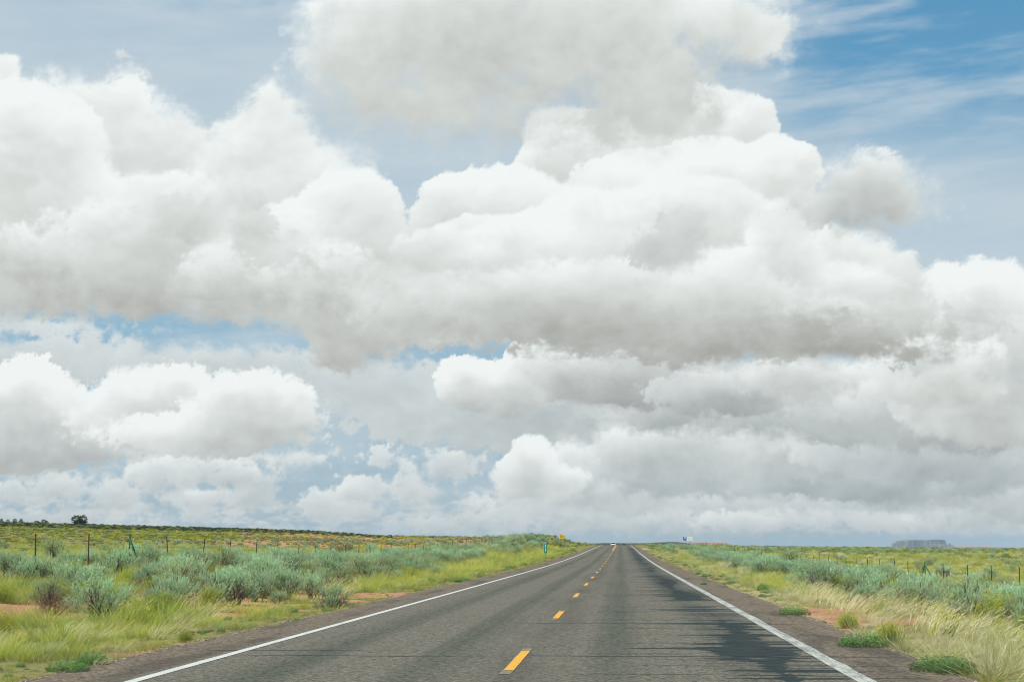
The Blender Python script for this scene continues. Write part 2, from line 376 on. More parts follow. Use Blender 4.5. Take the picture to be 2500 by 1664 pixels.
layer([(400, 500, 110, 60), (480, 530, 90, 70), (380, 590, 240, 90), (250, 660, 330, 90), (560, 600, 90, 80), (120, 700, 280, 60)], TB,
      bill=.55, nz=.3, k=.5, warp=.5, soft=0.65, hi=.92, lo=.40, shadow=.26, rel=1.0, tn=.05, lowv=.14, glob=.5)
layer([(730, 565, 45, 48), (700, 600, 60, 50)], TB, bill=.45, nz=.2, k=.3, warp=.35, soft=0.36, hi=1.03, lo=.62, shadow=.35, rel=1.1, opac=.9, glob=.5)
layer([(590, 660, 110, 70), (660, 720, 110, 60), (560, 720, 120, 60), (780, 690, 170, 90), (900, 740, 230, 80), (1080, 770, 230, 60), (840, 850, 60, 40), (880, 820, 90, 50)], TA,
      bill=.55, nz=.25, k=.45, warp=.5, soft=0.58, hi=.97, lo=.44, shadow=.26, rel=1.1, tn=.0, lowv=.14, glob=.5)
# big right cumulus, back to front
layer([(1330, 320, 40, 44), (1400, 370, 100, 95), (1330, 400, 60, 60), (1500, 400, 150, 110), (1640, 330, 150, 120), (1780, 350, 90, 110), (1200, 480, 60, 40)], TA,
      bill=.6, nz=.22, k=.4, warp=.35, soft=.24, hi=.93, lo=.62, shadow=.12, rel=1.2, tn=.05, lowv=.10, glob=.5)
layer([(1690, 245, 50, 30), (1660, 270, 50, 40), (1740, 290, 70, 60)], TC_, bill=.4, nz=.12, k=.2, warp=.1, soft=.12, hi=.93, lo=.75, shadow=.3, rel=1.2, glob=.5)
layer([(1845, 285, 42, 40), (1820, 310, 50, 40), (1868, 320, 26, 22)], TC_, bill=.35, nz=.10, k=.15, warp=.1, soft=.09, hi=.93, lo=.72, shadow=.35, rel=1.3, glob=.5)
layer([(1900, 390, 55, 50), (1940, 410, 48, 42), (1890, 440, 80, 80), (1930, 490, 50, 60), (1850, 500, 110, 110), (1740, 460, 150, 110), (1600, 480, 200, 100)], TB,
      bill=.5, nz=.14, k=.35, warp=.35, soft=.12, hi=.95, lo=.60, shadow=.16, rel=1.3, tn=.0, lowv=.10, glob=.5)
layer([(1080, 485, 45, 46), (1150, 510, 75, 80), (1100, 560, 90, 80), (1240, 520, 110, 100), (1300, 560, 150, 110)], TB,
      bill=.5, nz=.2, k=.35, warp=.35, soft=.25, hi=.91, lo=.58, shadow=.15, rel=1.2, tn=.05, lowv=.12, glob=.5)
layer([(1420, 520, 70, 45), (1530, 540, 120, 60), (1680, 520, 150, 80), (1780, 580, 120, 120), (1600, 640, 260, 130), (1400, 640, 220, 130), (1200, 660, 200, 120)], TA,
      bill=.5, nz=.15, k=.4, warp=.35, soft=.16, hi=.95, lo=.52, shadow=.13, rel=1.2, tn=.0, lowv=.12, glob=.5)
layer([(1060, 615, 70, 38), (1130, 650, 70, 50), (1180, 640, 60, 30)], TC_, bill=.5, nz=.2, k=.2, warp=.35, soft=.22, hi=.93, lo=.6, shadow=.4, rel=1.2, glob=.5)
layer([(2020, 600, 40, 46), (2090, 640, 60, 60), (2010, 680, 130, 80), (2120, 700, 110, 85), (1900, 740, 250, 90), (2170, 760, 90, 50)], TB,
      bill=.55, nz=.22, k=.35, warp=.35, soft=.35, hi=.92, lo=.52, shadow=.2, rel=1.0, tn=.1, lowv=.10, glob=.5)
layer([(1900, 590, 50, 66), (1880, 640, 40, 50), (1910, 670, 90, 80), (1830, 710, 170, 90), (2000, 730, 150, 70)], TB,
      bill=.75, nz=.2, k=.3, warp=.35, soft=.22, hi=.95, lo=.44, shadow=.24, rel=1.3, tn=.0, lowv=.12, glob=.5)
layer([(1500, 690, 150, 50), (1350, 720, 200, 66), (1600, 740, 250, 80), (1750, 740, 180, 80), (1200, 740, 200, 60), (1050, 760, 110, 40), (1900, 790, 260, 55)], TA,
      bill=.7, nz=.3, k=.5, warp=.4, soft=.5, hi=.84, lo=.30, shadow=.30, rel=1.0, tn=.0, lowv=.12, patch=.3, glob=.5)
# shaded flat bases
layer([(1750, 825, 480, 48), (1450, 790, 330, 34), (2000, 850, 260, 28), (1750, 780, 300, 30)], TB,
      bill=.4, nz=.4, k=.5, warp=.6, soft=1.0, hi=.42, lo=.02, shadow=.9, rel=.3, opac=.9, tn=.0, lowv=.06)
layer([(60, 640, 170, 46), (880, 670, 130, 36), (450, 715, 330, 44)], TB,
      bill=.4, nz=.4, k=.5, warp=.6, soft=1.1, hi=.50, lo=.12, shadow=.8, rel=.3, opac=.7, tn=.0, lowv=.06)
layer([(450, 535, 90, 40), (620, 560, 50, 60), (700, 620, 70, 35)], TB,
      bill=.5, nz=.4, k=.3, warp=.4, soft=.8, hi=.56, lo=.44, shadow=.5, rel=.5, opac=.6, tn=.1, lowv=.06)
layer([(1665, 565, 55, 48), (1630, 605, 80, 42)], TC_, bill=.4, nz=.3, k=.3, warp=.2, soft=.5, hi=.58, lo=.42, shadow=.5, rel=.5, opac=.85, tn=.3, lowv=.02)
# soft near clouds
layer([(900, 90, 190, 170), (1150, 50, 300, 210), (1450, 60, 300, 200), (1750, 50, 180, 120), (950, 230, 170, 75), (1150, 290, 200, 50), (1350, 285, 230, 60), (1200, 230, 260, 80), (1550, 260, 200, 85), (1640, 180, 110, 90)], TA,
      bill=.75, nz=.8, k=.7, warp=.7, soft=1.9, hi=1.06, lo=.36, shadow=.19, rel=.6, tn=.0, lowv=.10, patch=.16)
layer([(2110, 445, 105, 72), (2060, 495, 120, 50), (2180, 480, 80, 50), (2110, 530, 130, 30)], TB,
      bill=.35, nz=.35, k=.5, warp=.3, soft=1.0, hi=.92, lo=.34, shadow=.75, rel=.5, opac=.96, tn=.3, lowv=.04)
# thin high veil
st = fbm(GU*.10+GV*.05, GV*.55-GU*.03, 555, 6, .55)
st2 = fbm(GU*.25+GV*.1, GV*1.6-GU*.1, 556, 6, .6)
lc = fbm(GU*.35, GV*.5, 557, 6, .6)
left_ = sst(-GU, -3.5, 5.0)*(.86+.25*st-.35*sst(GV, 18.5, 21)*(1+2*lc))
rlow = sst(-GV, -17, -12)*sst(GV, 6.5, 8.5)*(.84+.2*st)
rup = .10 + sst(st+.35*st2, -.2, .5)*.62
veil = np.clip(1-(1-np.clip(left_*sst(GV, 8.3, 9.3), 0, 1))*(1-rlow*sst(GU, -8, -2))*(1-rup), 0, .94)
halo = blur(cover, 1.1)
veil = 1-(1-veil)*(1-.62*np.clip(halo*1.5, 0, 1)*sst(GV, 7.6, 9.6)*(.8+.6*st))
veil = np.clip(veil, 0, .96)
# ends of the bank thin out
edge_ = sst(GU, CU0, CU0+4)*sst(-GU, -CU1, -CU1+4)*sst(-GV, -CV1, -CV1+1.6)
cov_ = cover*edge_; veil = veil*edge_
tot = 1-(1-veil)*(1-cov_); wv_ = np.where(tot > 1e-4, cov_/np.maximum(tot, 1e-4), 1)
# the bank stands 19 km off; thick parts bulge towards the road
RAD = 19000.0 - 900.0*blur(np.clip(cov_*light, 0, 1), .25)
au, av = np.radians(GU), np.radians(GV)
CP = np.stack([RAD*np.sin(au)*np.cos(av), RAD*np.cos(au)*np.cos(av), RAD*np.sin(av)], -1).reshape(-1, 3)
ii = (np.arange(CH-1)[:, None]*CW + np.arange(CW-1)[None, :]).ravel()
CF = np.stack([ii, ii+1, ii+1+CW, ii+CW], -1)
m = bpy.data.materials.new("cloud"); m.use_nodes = True; t = m.node_tree; t.nodes.clear()
om = t.nodes.new('ShaderNodeOutputMaterial'); em = t.nodes.new('ShaderNodeEmission'); tr = t.nodes.new('ShaderNodeBsdfTransparent'); mx = t.nodes.new('ShaderNodeMixShader')
L_ = attr(t, 'thickness_light') * (1/1.12)
q1 = 1/1.12
gry = ramp(L_, [(0, lin3(160, 160, 154)), (.25*q1, lin3(184, 186, 181)), (.5*q1, lin3(205, 209, 205)), (.75*q1, lin3(221, 226, 223)), (.95*q1, lin3(234, 239, 237)), (1, lin3(243, 248, 247))])
col_ = ramp(L_, [(0, lin3(156, 166, 170)), (.25*q1, lin3(177, 186, 189)), (.5*q1, lin3(196, 204, 205)), (.75*q1, lin3(214, 219, 219)), (.95*q1, lin3(229, 234, 232)), (1, lin3(240, 244, 242))])
cc = mix(attr(t, 'distance_tone'), gry, col_)
cc = mix(attr(t, 'cumulus'), lin3(194, 209, 218), cc)
t.links.new(cc.k, em.inputs[0]); t.links.new(attr(t, 'cover').k, mx.inputs[0])
t.links.new(tr.outputs[0], mx.inputs[1]); t.links.new(em.outputs[0], mx.inputs[2]); t.links.new(mx.outputs[0], om.inputs[0])
m.cycles.emission_sampling = 'NONE'
co = obj("clouds", mesh("clouds", CP, CF, m, True, dict(cover=tot, thickness_light=light, distance_tone=tone, cumulus=wv_)))
tag(co, "bank of white and grey cumulus clouds over the plain", None, None, 'structure')
# ------------------------------------------------------------------ terrain
_ky = np.array([-60, 0, 70, 115, 180, 249, 320, 402, 450, 520, 604, 800, 1050, 1400, 9000.])
_kz = np.array([0, 0, -.04, -.03, .20, .60, 1.0, 1.335, 1.36, 1.1, .72, .6, .68, .4, -2.])
_yy = np.arange(-60, 3000, 2.0); _zz = np.interp(_yy, _ky, _kz)
_zz = np.convolve(np.pad(_zz, 9, mode='edge'), np.ones(19)/19, 'valid')
def road_z(y): return np.interp(y, _yy, _zz)
def road_c(y): return np.where(y > 450, 4.4e-6*(np.asarray(y, float)-450)**2, 0.0)
_hx = np.array([-900, 0, 200, 400, 600, 750, 870, 930, 1050, 1250, 1350, 1440, 1475, 1560, 1600, 1650, 1700, 1790, 1875, 2000, 2200, 2330, 2500, 3400.])
_hy = np.array([1264, 1276.5, 1281.5, 1286, 1291, 1295, 1303, 1307, 1309, 1312, 1316, 1326, 1328.5, 1328, 1326.5, 1329, 1331, 1333, 1335, 1337.5, 1339, 1340.5, 1340.5, 1341.])
def fb2(x, y, s, o=4): return fbm(x, y, s, o)
RFAR = 900.0
def H(x, y):
    x = np.asarray(x, np.float64); y = np.asarray(y, np.float64)
    xc = x - CAMX; r = np.hypot(xc, y)
    px = pxof(x, y)
    c = road_c(y); d = np.abs(x - c)
    dl = np.maximum(d - 4.9, 0)
    rz = road_z(y)
    side = np.where(x < c, (.36*sst(dl, .5, 11))*sst(-y, -95, -55), -.95*sst(dl, .5, 12)*(.35 + .65*sst(-y, -260, -140)))
    mound = 2.35*np.exp(-((x + 14.5)/np.where(x > -14.5, 3.7, 14))**2/2)*np.exp(-((y - 310)/np.where(y < 310, 72, 60))**2/2)
    zb = rz*np.clip(1 - dl/60, .3, 1) + side
    Pu = 1330 - np.interp(px, _hx, _hy)
    s = np.clip((np.log(np.maximum(r, 1)) - math.log(100))/(math.log(RFAR) - math.log(100)), 0, 1)
    zf = EYE + Pu*s*np.minimum(r, RFAR)/F - 1.9*(1 - s)**1.2
    zf = np.where(r > RFAR, zf - .006*(r - RFAR), zf)
    b = sst(r, 90, 330)*sst(dl, 8, 34)
    z = zb*(1-b) + zf*b + mound
    bump = fb2(x*.35, y*.35, 601, 4)*.10 + fb2(x*.06, y*.06, 602, 4)*.22*sst(r, 40, 120)
    z = z + bump*sst(dl, .1, 3.0)
    far = sst(r, 500, 1400)
    bed = 1 - sst(d, 4.6, 5.3)
    zr = rz - .07
    corr = 1 - sst(d, 5.3, 16)
    z = z*(1 - corr*.6*(y < 1500)) + (zr + side*.6 + mound + bump*.4*sst(dl, .1, 2))*corr*.6*(y < 1500)
    z = np.where(y < 1500, z*(1-bed) + zr*bed, z)
    return z
def Hs(x, y): return float(H(np.array([x]), np.array([y]))[0])
def ground_at(px, py, far=2500.0):
    d = ray(px, py); t = 8.0
    ts = 8.0*1.01**np.arange(0, 580)
    zs = EYE + d.z*ts; hs = H(CAMX + d.x*ts, d.y*ts)
    k = np.argmax(zs < hs)
    if not (zs < hs).any(): return None
    a, b = ts[max(k-1, 0)], ts[k]
    for _ in range(18):
        mm = (a+b)/2
        if EYE + d.z*mm < Hs(CAMX + d.x*mm, d.y*mm): b = mm
        else: a = mm
    return CAMX + d.x*b, d.y*b
def axis(lo, hi, core, step, gr):
    a = [core[0]]
    while a[-1] < core[1]: a.append(a[-1] + step)
    s = step; up = a[:]
    while up[-1] < hi: s *= gr; up.append(up[-1] + s)
    s = step; dn = []
    x = core[0]
    while x > lo: s *= gr; x -= s; dn.append(x)
    return np.array(dn[::-1] + up)
gx = axis(-7600, 7600, (-22, 24), .32, 1.045); gy = axis(-300, 12800, (-6, 110), .6, 1.016)
GX, GY = np.meshgrid(gx, gy); GZ = H(GX, GY)
# sight lines: keep everything past the ridge falling away gently
def soil(x, y):
    """bare red sand (1) against grass cover (0)"""
    x = np.asarray(x, float); y = np.asarray(y, float); r = np.hypot(x, y)
    px = pxof(x, y)
    n = fbm(x*.10, y*.045, 611, 5, .55); n2 = fbm(x*.5, y*.5, 612, 4, .55)
    near = sst(n + .5*n2 + .16*sst(-x, 5.5, 8) - .15*sst(x, 5, 7), .0, .22)
    hill = sst(r, 170, 240)*sst(-r, -700, -560)*sst(px, 450, 900)*sst(-px, -1330, -1230)
    far = sst(n*.6 + n2*.5 + hill*1.1 + .16*(px < 900), .26, .56)
    k = sst(r, 60, 130)
    return near*(1-k) + far*k
SO = soil(GX, GY)
R_ = np.hypot(GX, GY); PXg = pxof(GX, GY)
DARKR = sst(R_, 560, 660)*sst(-PXg, -960, -900)
STRAW = np.clip(sst(fbm(GX*.02, GY*.02, 621, 3), .05, .3)*(GX > 0) + np.exp(-((GX-27)/9)**2)*sst(GY, 90, 130)*.9 + np.exp(-((GX+10)/3.0)**2-((GY-150)/22)**2), 0, 1)
NX_, NY_ = len(gx), len(gy)
ii = (np.arange(NY_-1)[:, None]*NX_ + np.arange(NX_-1)[None, :]).ravel()
GF = np.stack([ii, ii+1, ii+1+NX_, ii+NX_], -1)
m, t, p = material("desert_ground", .95, .05)
geo = t.nodes.new('ShaderNodeNewGeometry'); Pn = S(geo.outputs['Position'], t)
na = noise(Pn, 1.7, 6, .62); nb = noise(Pn, .21, 4, .6); nc = noise(Pn, 14.0, 5, .65)
red = mix(nc.lin(.3, .7), (.36, .175, .10), (.52, .29, .185))
grs = mix(na.lin(.38, .62), (.13, .145, .042), (.29, .26, .085))
grs = mix(nb.lin(.4, .62)*.7, grs, (.20, .19, .08))
grs = mix(nc.lin(.45, .8)*.5, grs, (.30, .26, .14))
stw = mix(na.lin(.35, .65), (.42, .35, .20), (.30, .28, .13))
base = mix((attr(t, 'soil') + (na-.5)*.9).ss(.3, .6), grs, red)
base = mix((attr(t, 'straw') + (na-.5)*.8).ss(.35, .75), base, stw)
base = mix(attr(t, 'dark_scrub') * na.lin(.25, .45), base, (.075, .090, .032))
t.links.new(base.k, p.inputs['Base Color'])
bu = t.nodes.new('ShaderNodeBump'); bu.inputs['Strength'].default_value = .6; bu.inputs['Distance'].default_value = .06
t.links.new(nc.k, bu.inputs['Height']); t.links.new(bu.outputs[0], p.inputs['Normal'])
g = obj("ground", mesh("ground", np.stack([GX, GY, GZ], -1), GF, m, True, dict(soil=SO, dark_scrub=DARKR, straw=STRAW)))
tag(g, None, None, None, 'structure')

# ------------------------------------------------------------------ road
ry = np.concatenate([np.arange(-12, 140, 1.0), np.arange(140, 1500, 4.0)])
def strip(name, x0, x1, dz, y0, y1, mat, nx=1, jag=0.0, seed=0, kind='structure', step=None, wob=0.0):
    yy = np.arange(y0, y1, step) if step else ry[(ry >= y0) & (ry <= y1)]
    if yy[-1] < y1 and (y1-y0) < 30: yy = np.append(yy, y1)
    n = len(yy); xs = np.linspace(x0, x1, nx+1)
    X = np.repeat(xs[None, :], n, 0) + road_c(yy)[:, None]
    if jag:
        X[:, 0] += fbm(yy*.7, yy*0+3, 700+seed, 5, .65)*jag; X[:, -1] += fbm(yy*.7, yy*0+9, 710+seed, 5, .65)*jag
    if wob: X += (fbm(yy*.03, yy*0, 720+seed, 3)*wob)[:, None]
    crown = .0
    Z = np.repeat((road_z(yy) + dz)[:, None], nx+1, 1) - crown*np.abs(X)
    Vt = np.stack([X, np.repeat(yy[:, None], nx+1, 1), Z], -1)
    k = nx+1; ii = (np.arange(n-1)[:, None]*k + np.arange(nx)[None, :]).ravel()
    o = obj(name, mesh(name, Vt, np.stack([ii, ii+1, ii+1+k, ii+k], -1), mat)); o['kind'] = kind
    return o
m, t, p = material("asphalt", .92, .10)
geo = t.nodes.new('ShaderNodeNewGeometry'); Pn = S(geo.outputs['Position'], t)
X_, Y_, Z_ = sep(Pn)
agg = noise(Pn, 38.0, 5, .8); agg2 = voro(Pn, 42.0, 'F1')
big = noise(comb(t, X_*1.0, Y_*.10, 0), 1.0, 5, .6)
lng = noise(comb(t, X_*2.6, Y_*.012, 4), 1.0, 4, .6)
agc = noise(Pn, 13.0, 3, .7)
agm = (agg*.6 + agc*.4)
c1 = mix(agm.lin(.42, .58), (.034, .032, .027), (.27, .245, .19))
c1 = mix(agg2.lin(.0, .5, .0, .4), c1, (.15, .138, .115))
# wheel paths and oil band: smoother and darker, greener grey
def lane(xc, w): return ((X_ - xc)/w)._m('POWER', 2.0).mad(-1.0, 0.0)._m('EXPONENT')
wp = (lane(-2.6, .42) + lane(-.95, .40) + lane(1.15, .42) + lane(2.75, .4))
pol = (wp*.9 - .1 + (big-.5)*1.3 + (lng-.5)*2.2).clamp()
c1 = mix(pol*.8, c1, mix(agm.lin(.42, .58), (.028, .036, .029), (.125, .132, .097)))
cl = lane(.12, .5)*big.lin(.35, .65)
c1 = mix(cl*.55, c1, (.065, .056, .048))
c1 = mix(lng.lin(.55, .75)*.35, c1, (.20, .175, .14))
# bleeding tar beside the right edge line, with fingers running across the lane
fx = noise(comb(t, X_*.15, Y_*.22, 2.0), 1.0, 3, .55)
fs = noise(comb(t, X_*.2, Y_*.06, 8.0), 1.0, 2, .5)
sp = noise(comb(t, X_*.22, Y_*2.3, 6.0), 1.0, 2, .5); sp2 = noise(comb(t, X_*.35, Y_*4.6, 9.0), 1.0, 1, .5)
spike = (sp - .50).max(0)*6.0 + (sp2 - .58).max(0)*6.0
edge = noise(Pn, 5.0, 4, .7) - .5
ctr = fs.mad(1.1, 2.42)
tar = ((fx - .5)*2.0 + .12 + spike*1.3 + edge*.55 - (X_ - ctr).abs()).ss(0, .06)
holes = noise(comb(t, X_*1.3, Y_*1.6, 3.0), 1.0, 4, .6).ss(.60, .66)
tar = tar * (1.0 - holes*.8) * X_.ss(.5, .9) * X_.ss(3.4, 4.7, 1, .0)
tar = tar * Y_.ss(250, 330, 1, .25)
c1 = mix(tar*.93, c1, mix(noise(comb(t, X_*3, Y_*8, 1), 1, 4, .7).lin(.35, .7), (.012, .020, .021), (.046, .057, .055)))
# shoulder: browner, coarser
sh = (X_.abs()).ss(3.75, 3.95)
c1 = mix(sh*.75, c1, mix(agm.lin(.42, .58), (.040, .031, .023), (.31, .24, .17)))
shd = noise(comb(t, X_*.9, Y_*.12, 12.0), 1.0, 4, .6).ss(.5, .62)*sh
c1 = mix(shd*.6, c1, (.062, .056, .048))
# transverse fine cracks with sealant
ck = voro(comb(t, X_*.03 + big*.05, Y_*.36 + noise(comb(t, X_*.6, Y_*.3, 0), 1.0, 3, .6)*.12, 0), 1.0, 'DISTANCE_TO_EDGE')
t.links.new(c1.k, p.inputs['Base Color'])
t.links.new(tar.lin(0, 1, .92, .8).k, p.inputs['Roughness'])
bu = t.nodes.new('ShaderNodeBump'); bu.inputs['Strength'].default_value = .5; bu.inputs['Distance'].default_value = .012
t.links.new((agg + agg2*.5).k, bu.inputs['Height']); t.links.new(bu.outputs[0], p.inputs['Normal'])
strip("road", -4.80, 4.80, 0.0, -12, 1500, m, 8, .26, 1)

def paint(name, col, wear, edge=.0):
    m, t, p = material(name, .6, .3)
    geo = t.nodes.new('ShaderNodeNewGeometry'); Pn = S(geo.outputs['Position'], t)
    a = noise(Pn, 30.0, 5, .75); b_ = noise(vm(t, 'MULTIPLY', Pn, (6, .8, 1)), 1.0, 4, .7)
    c_ = mix(noise(Pn, 3.0, 4, .6).lin(.3, .7), col, tuple(v*.86 for v in col), t)
    c_ = mix((a*.6 + b_*.5).ss(wear-.05, wear+.03)*.8, c_, (.15, .14, .11))
    t.links.new(c_.k, p.inputs['Base Color'])
    bu = t.nodes.new('ShaderNodeBump'); bu.inputs['Strength'].default_value = .4; bu.inputs['Distance'].default_value = .006
    t.links.new(a.k, bu.inputs['Height']); t.links.new(bu.outputs[0], p.inputs['Normal'])
    return m
white = paint("white_road_paint", (.62, .62, .57), .655); whiteb = paint("worn_white_road_paint", (.54, .54, .48), .57)
yel = paint("yellow_road_paint", (.78, .39, .03), .72); yelold = paint("faded_yellow_paint", (.34, .26, .15), .50)
strip("edge_line", -3.73, -3.60, .005, -12, 1500, white, 1, .012, 3)
strip("edge_line", 3.58, 3.73, .005, -12, 1500, whiteb, 1, .022, 4)
strip("edge_line", 3.70, 3.77, .004, -12, 200, whiteb, 1, .05, 6)
def road_y(py):                     # distance of the road surface seen at image row py on the centre line
    q = ground_row(py); return q
def ground_row(py):
    lo, hi = 10.0, 402.0
    d = ray(1480, py); el_ = d.z/math.hypot(d.x, d.y)
    for _ in range(40):
        mid = (lo+hi)/2
        if (road_z(mid) - EYE)/mid < el_: lo = mid
        else: hi = mid
    return lo
y0 = ground_row(1637.0); DASH = 12.19
for k in range(-1, 19):
    ya = y0 + k*DASH
    strip("centre_line", -.055, .055, .006, ya, ya+3.05, yel, 1, .008, 5, step=.4)
    strip("centre_line", -.07, .06, .004, ya-.5, ya+3.6, yelold, 1, .03, 8, step=.4)
strip("centre_line", -.17, -.06, .006, y0+18.6*DASH, 1500, yel)
strip("centre_line", .06, .17, .006, y0+17*DASH, 1500, yel)
# crack sealant: thin dark bands across the lanes, from the photograph's rows
m, t, p = material("crack_sealant", .5, .3)
geo = t.nodes.new('ShaderNodeNewGeometry')
t.links.new(mix(noise(S(geo.outputs['Position'], t), 9, 3).lin(.3, .7), (.020, .026, .028), (.045, .05, .05)).k, p.inputs['Base Color'])
rng = np.random.default_rng(5)
CV, CFc = [], []
def crack(y, xa, xb, w=.035, amp=.10, sd=0):
    n = max(6, int((xb-xa)*14)); xs = np.linspace(xa, xb, n)
    yc = y + fbm(xs*.6, xs*0+y, 730+sd, 4, .55)*amp*2
    tp = np.clip(np.minimum(xs-xa, xb-xs)/.8, .12, 1)
    ww = w*(.6 + .9*np.abs(fbm(xs*3, xs*0+y*2, 740+sd, 3)))*tp
    b0 = len(CV)
    for a_, yc_, w_ in zip(xs, yc, ww):
        zr_ = float(road_z(yc_)) + .0035
        CV.append((a_, yc_-w_, zr_)); CV.append((a_, yc_+w_, zr_))
    for k in range(n-1): CFc.append((b0+2*k, b0+2*k+2, b0+2*k+3, b0+2*k+1))
for py, a_, b_, w_ in [(1600, -.3, 4.7, .045), (1603, -4.0, -.2, .030), (1590, -4.7, -1.7, .03), (1521, -.9, 4.75, .038), (1519, -4.4, -1.0, .016), (1548, 1.2, 3.4, .028), (1548, 3.4, 4.7, .03), (1568, .9, 3.9, .03),
                     (1547, -4.8, -3.7, .03), (1494, .6, 2.4, .03), (1478, .2, 4.7, .028), (1457, .3, 4.6, .03), (1440, -4.6, 4.6, .024), (1430, 1.0, 4.7, .028), (1418, .8, 4.7, .028), (1406, -4.4, 4.6, .030),
                     (1398, .7, 4.6, .035), (1391, -3.6, 4.7, .038), (1652, 2.1, 4.5, .035), (1622, 2.3, 4.7, .028), (1612, 1.8, 4.0, .02), (1509, 1.4, 4.4, .022), (1466, 1.4, 4.2, .02), (1583, 1.9, 4.2, .02), (1635, 2.5, 4.75, .025)]:
    crack(ground_row(py), a_, b_, w_, .10, int(py) % 7)
for k in range(34):
    yk = 60*(1.055**k); 
    if yk > 300: break
    crack(yk + rng.uniform(-.6, .6), rng.choice([.6, 1.2, 1.6, -3.8]), rng.uniform(3.9, 4.75), .03*yk/60, .12, k % 7)
for (xa, ya, yb) in [(-1.75, 118, 175), (-1.9, 96, 106)]:          # longitudinal seal in the left lane
    ys = np.linspace(ya, yb, 60); xs = xa + fbm(ys*.06, ys*0, 751, 4)*.5; b0 = len(CV)
    ww = .05*(.3 + np.abs(fbm(ys*.3, ys*0, 752, 3))*2)
    for a_, y_, w_ in zip(xs, ys, ww):
        CV.append((a_-w_, y_, float(road_z(y_))+.0032)); CV.append((a_+w_, y_, float(road_z(y_))+.0032))
    for k in range(59): CFc.append((b0+2*k, b0+2*k+1, b0+2*k+3, b0+2*k+2))
o = obj("crack_sealant", mesh("crack_sealant", np.array(CV), CFc, m)); o['kind'] = 'structure'
# ------------------------------------------------------------------ plants
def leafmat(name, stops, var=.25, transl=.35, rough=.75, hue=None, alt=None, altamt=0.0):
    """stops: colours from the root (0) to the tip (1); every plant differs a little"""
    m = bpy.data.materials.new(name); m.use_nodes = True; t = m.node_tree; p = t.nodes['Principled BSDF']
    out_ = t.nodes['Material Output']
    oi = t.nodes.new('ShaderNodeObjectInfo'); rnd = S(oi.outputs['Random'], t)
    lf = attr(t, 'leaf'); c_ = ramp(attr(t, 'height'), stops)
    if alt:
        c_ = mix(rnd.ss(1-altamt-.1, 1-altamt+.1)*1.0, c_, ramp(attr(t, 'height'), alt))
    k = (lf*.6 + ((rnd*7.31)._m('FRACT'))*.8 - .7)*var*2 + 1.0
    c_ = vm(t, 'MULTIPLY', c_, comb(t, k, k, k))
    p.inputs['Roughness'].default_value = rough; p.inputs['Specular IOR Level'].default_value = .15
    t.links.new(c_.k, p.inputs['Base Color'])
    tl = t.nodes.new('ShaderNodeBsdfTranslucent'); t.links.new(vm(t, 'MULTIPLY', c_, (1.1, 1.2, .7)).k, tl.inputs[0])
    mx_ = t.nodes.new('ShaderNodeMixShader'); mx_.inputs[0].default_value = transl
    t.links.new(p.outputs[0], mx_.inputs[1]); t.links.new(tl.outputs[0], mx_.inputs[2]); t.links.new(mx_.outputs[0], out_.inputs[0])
    return m
M = {}
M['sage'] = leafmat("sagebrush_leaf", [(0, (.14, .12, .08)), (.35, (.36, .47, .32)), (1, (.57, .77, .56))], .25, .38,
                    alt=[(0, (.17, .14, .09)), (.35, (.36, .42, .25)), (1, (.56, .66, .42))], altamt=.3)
M['sagefar'] = M['sage']
M['wood'] = leafmat("sagebrush_wood", [(0, (.13, .10, .08)), (1, (.24, .19, .155))], .3, 0.0)
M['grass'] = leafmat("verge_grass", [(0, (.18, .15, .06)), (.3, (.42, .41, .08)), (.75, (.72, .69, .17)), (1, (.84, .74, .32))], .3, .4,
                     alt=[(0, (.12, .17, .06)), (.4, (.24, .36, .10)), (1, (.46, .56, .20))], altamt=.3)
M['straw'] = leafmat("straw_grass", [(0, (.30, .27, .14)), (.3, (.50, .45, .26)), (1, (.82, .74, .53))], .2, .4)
M['weed'] = leafmat("green_weed", [(0, (.05, .11, .035)), (.4, (.14, .25, .08)), (1, (.25, .42, .17))], .2, .35)
M['rabbit'] = leafmat("rabbitbrush_leaf", [(0, (.13, .12, .045)), (.4, (.26, .32, .07)), (1, (.43, .48, .12))], .25, .35)
M['flower'] = leafmat("rabbitbrush_flower", [(0, (.42, .42, .05)), (1, (.74, .66, .07))], .25, .25)
M['dead'] = leafmat("dead_brush", [(0, (.12, .085, .06)), (1, (.30, .21, .15))], .3, .1)
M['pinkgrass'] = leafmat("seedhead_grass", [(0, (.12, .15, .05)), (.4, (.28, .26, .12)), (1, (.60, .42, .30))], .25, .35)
M['juniper'] = leafmat("juniper_leaf", [(0, (.03, .042, .015)), (1, (.085, .11, .038))], .3, .1)
M['bark'] = plain("bark", (.10, .075, .055), .9, .1)
M['white_f'] = leafmat("white_flower", [(0, (.7, .7, .66)), (1, (.85, .85, .8))], .05, .2)

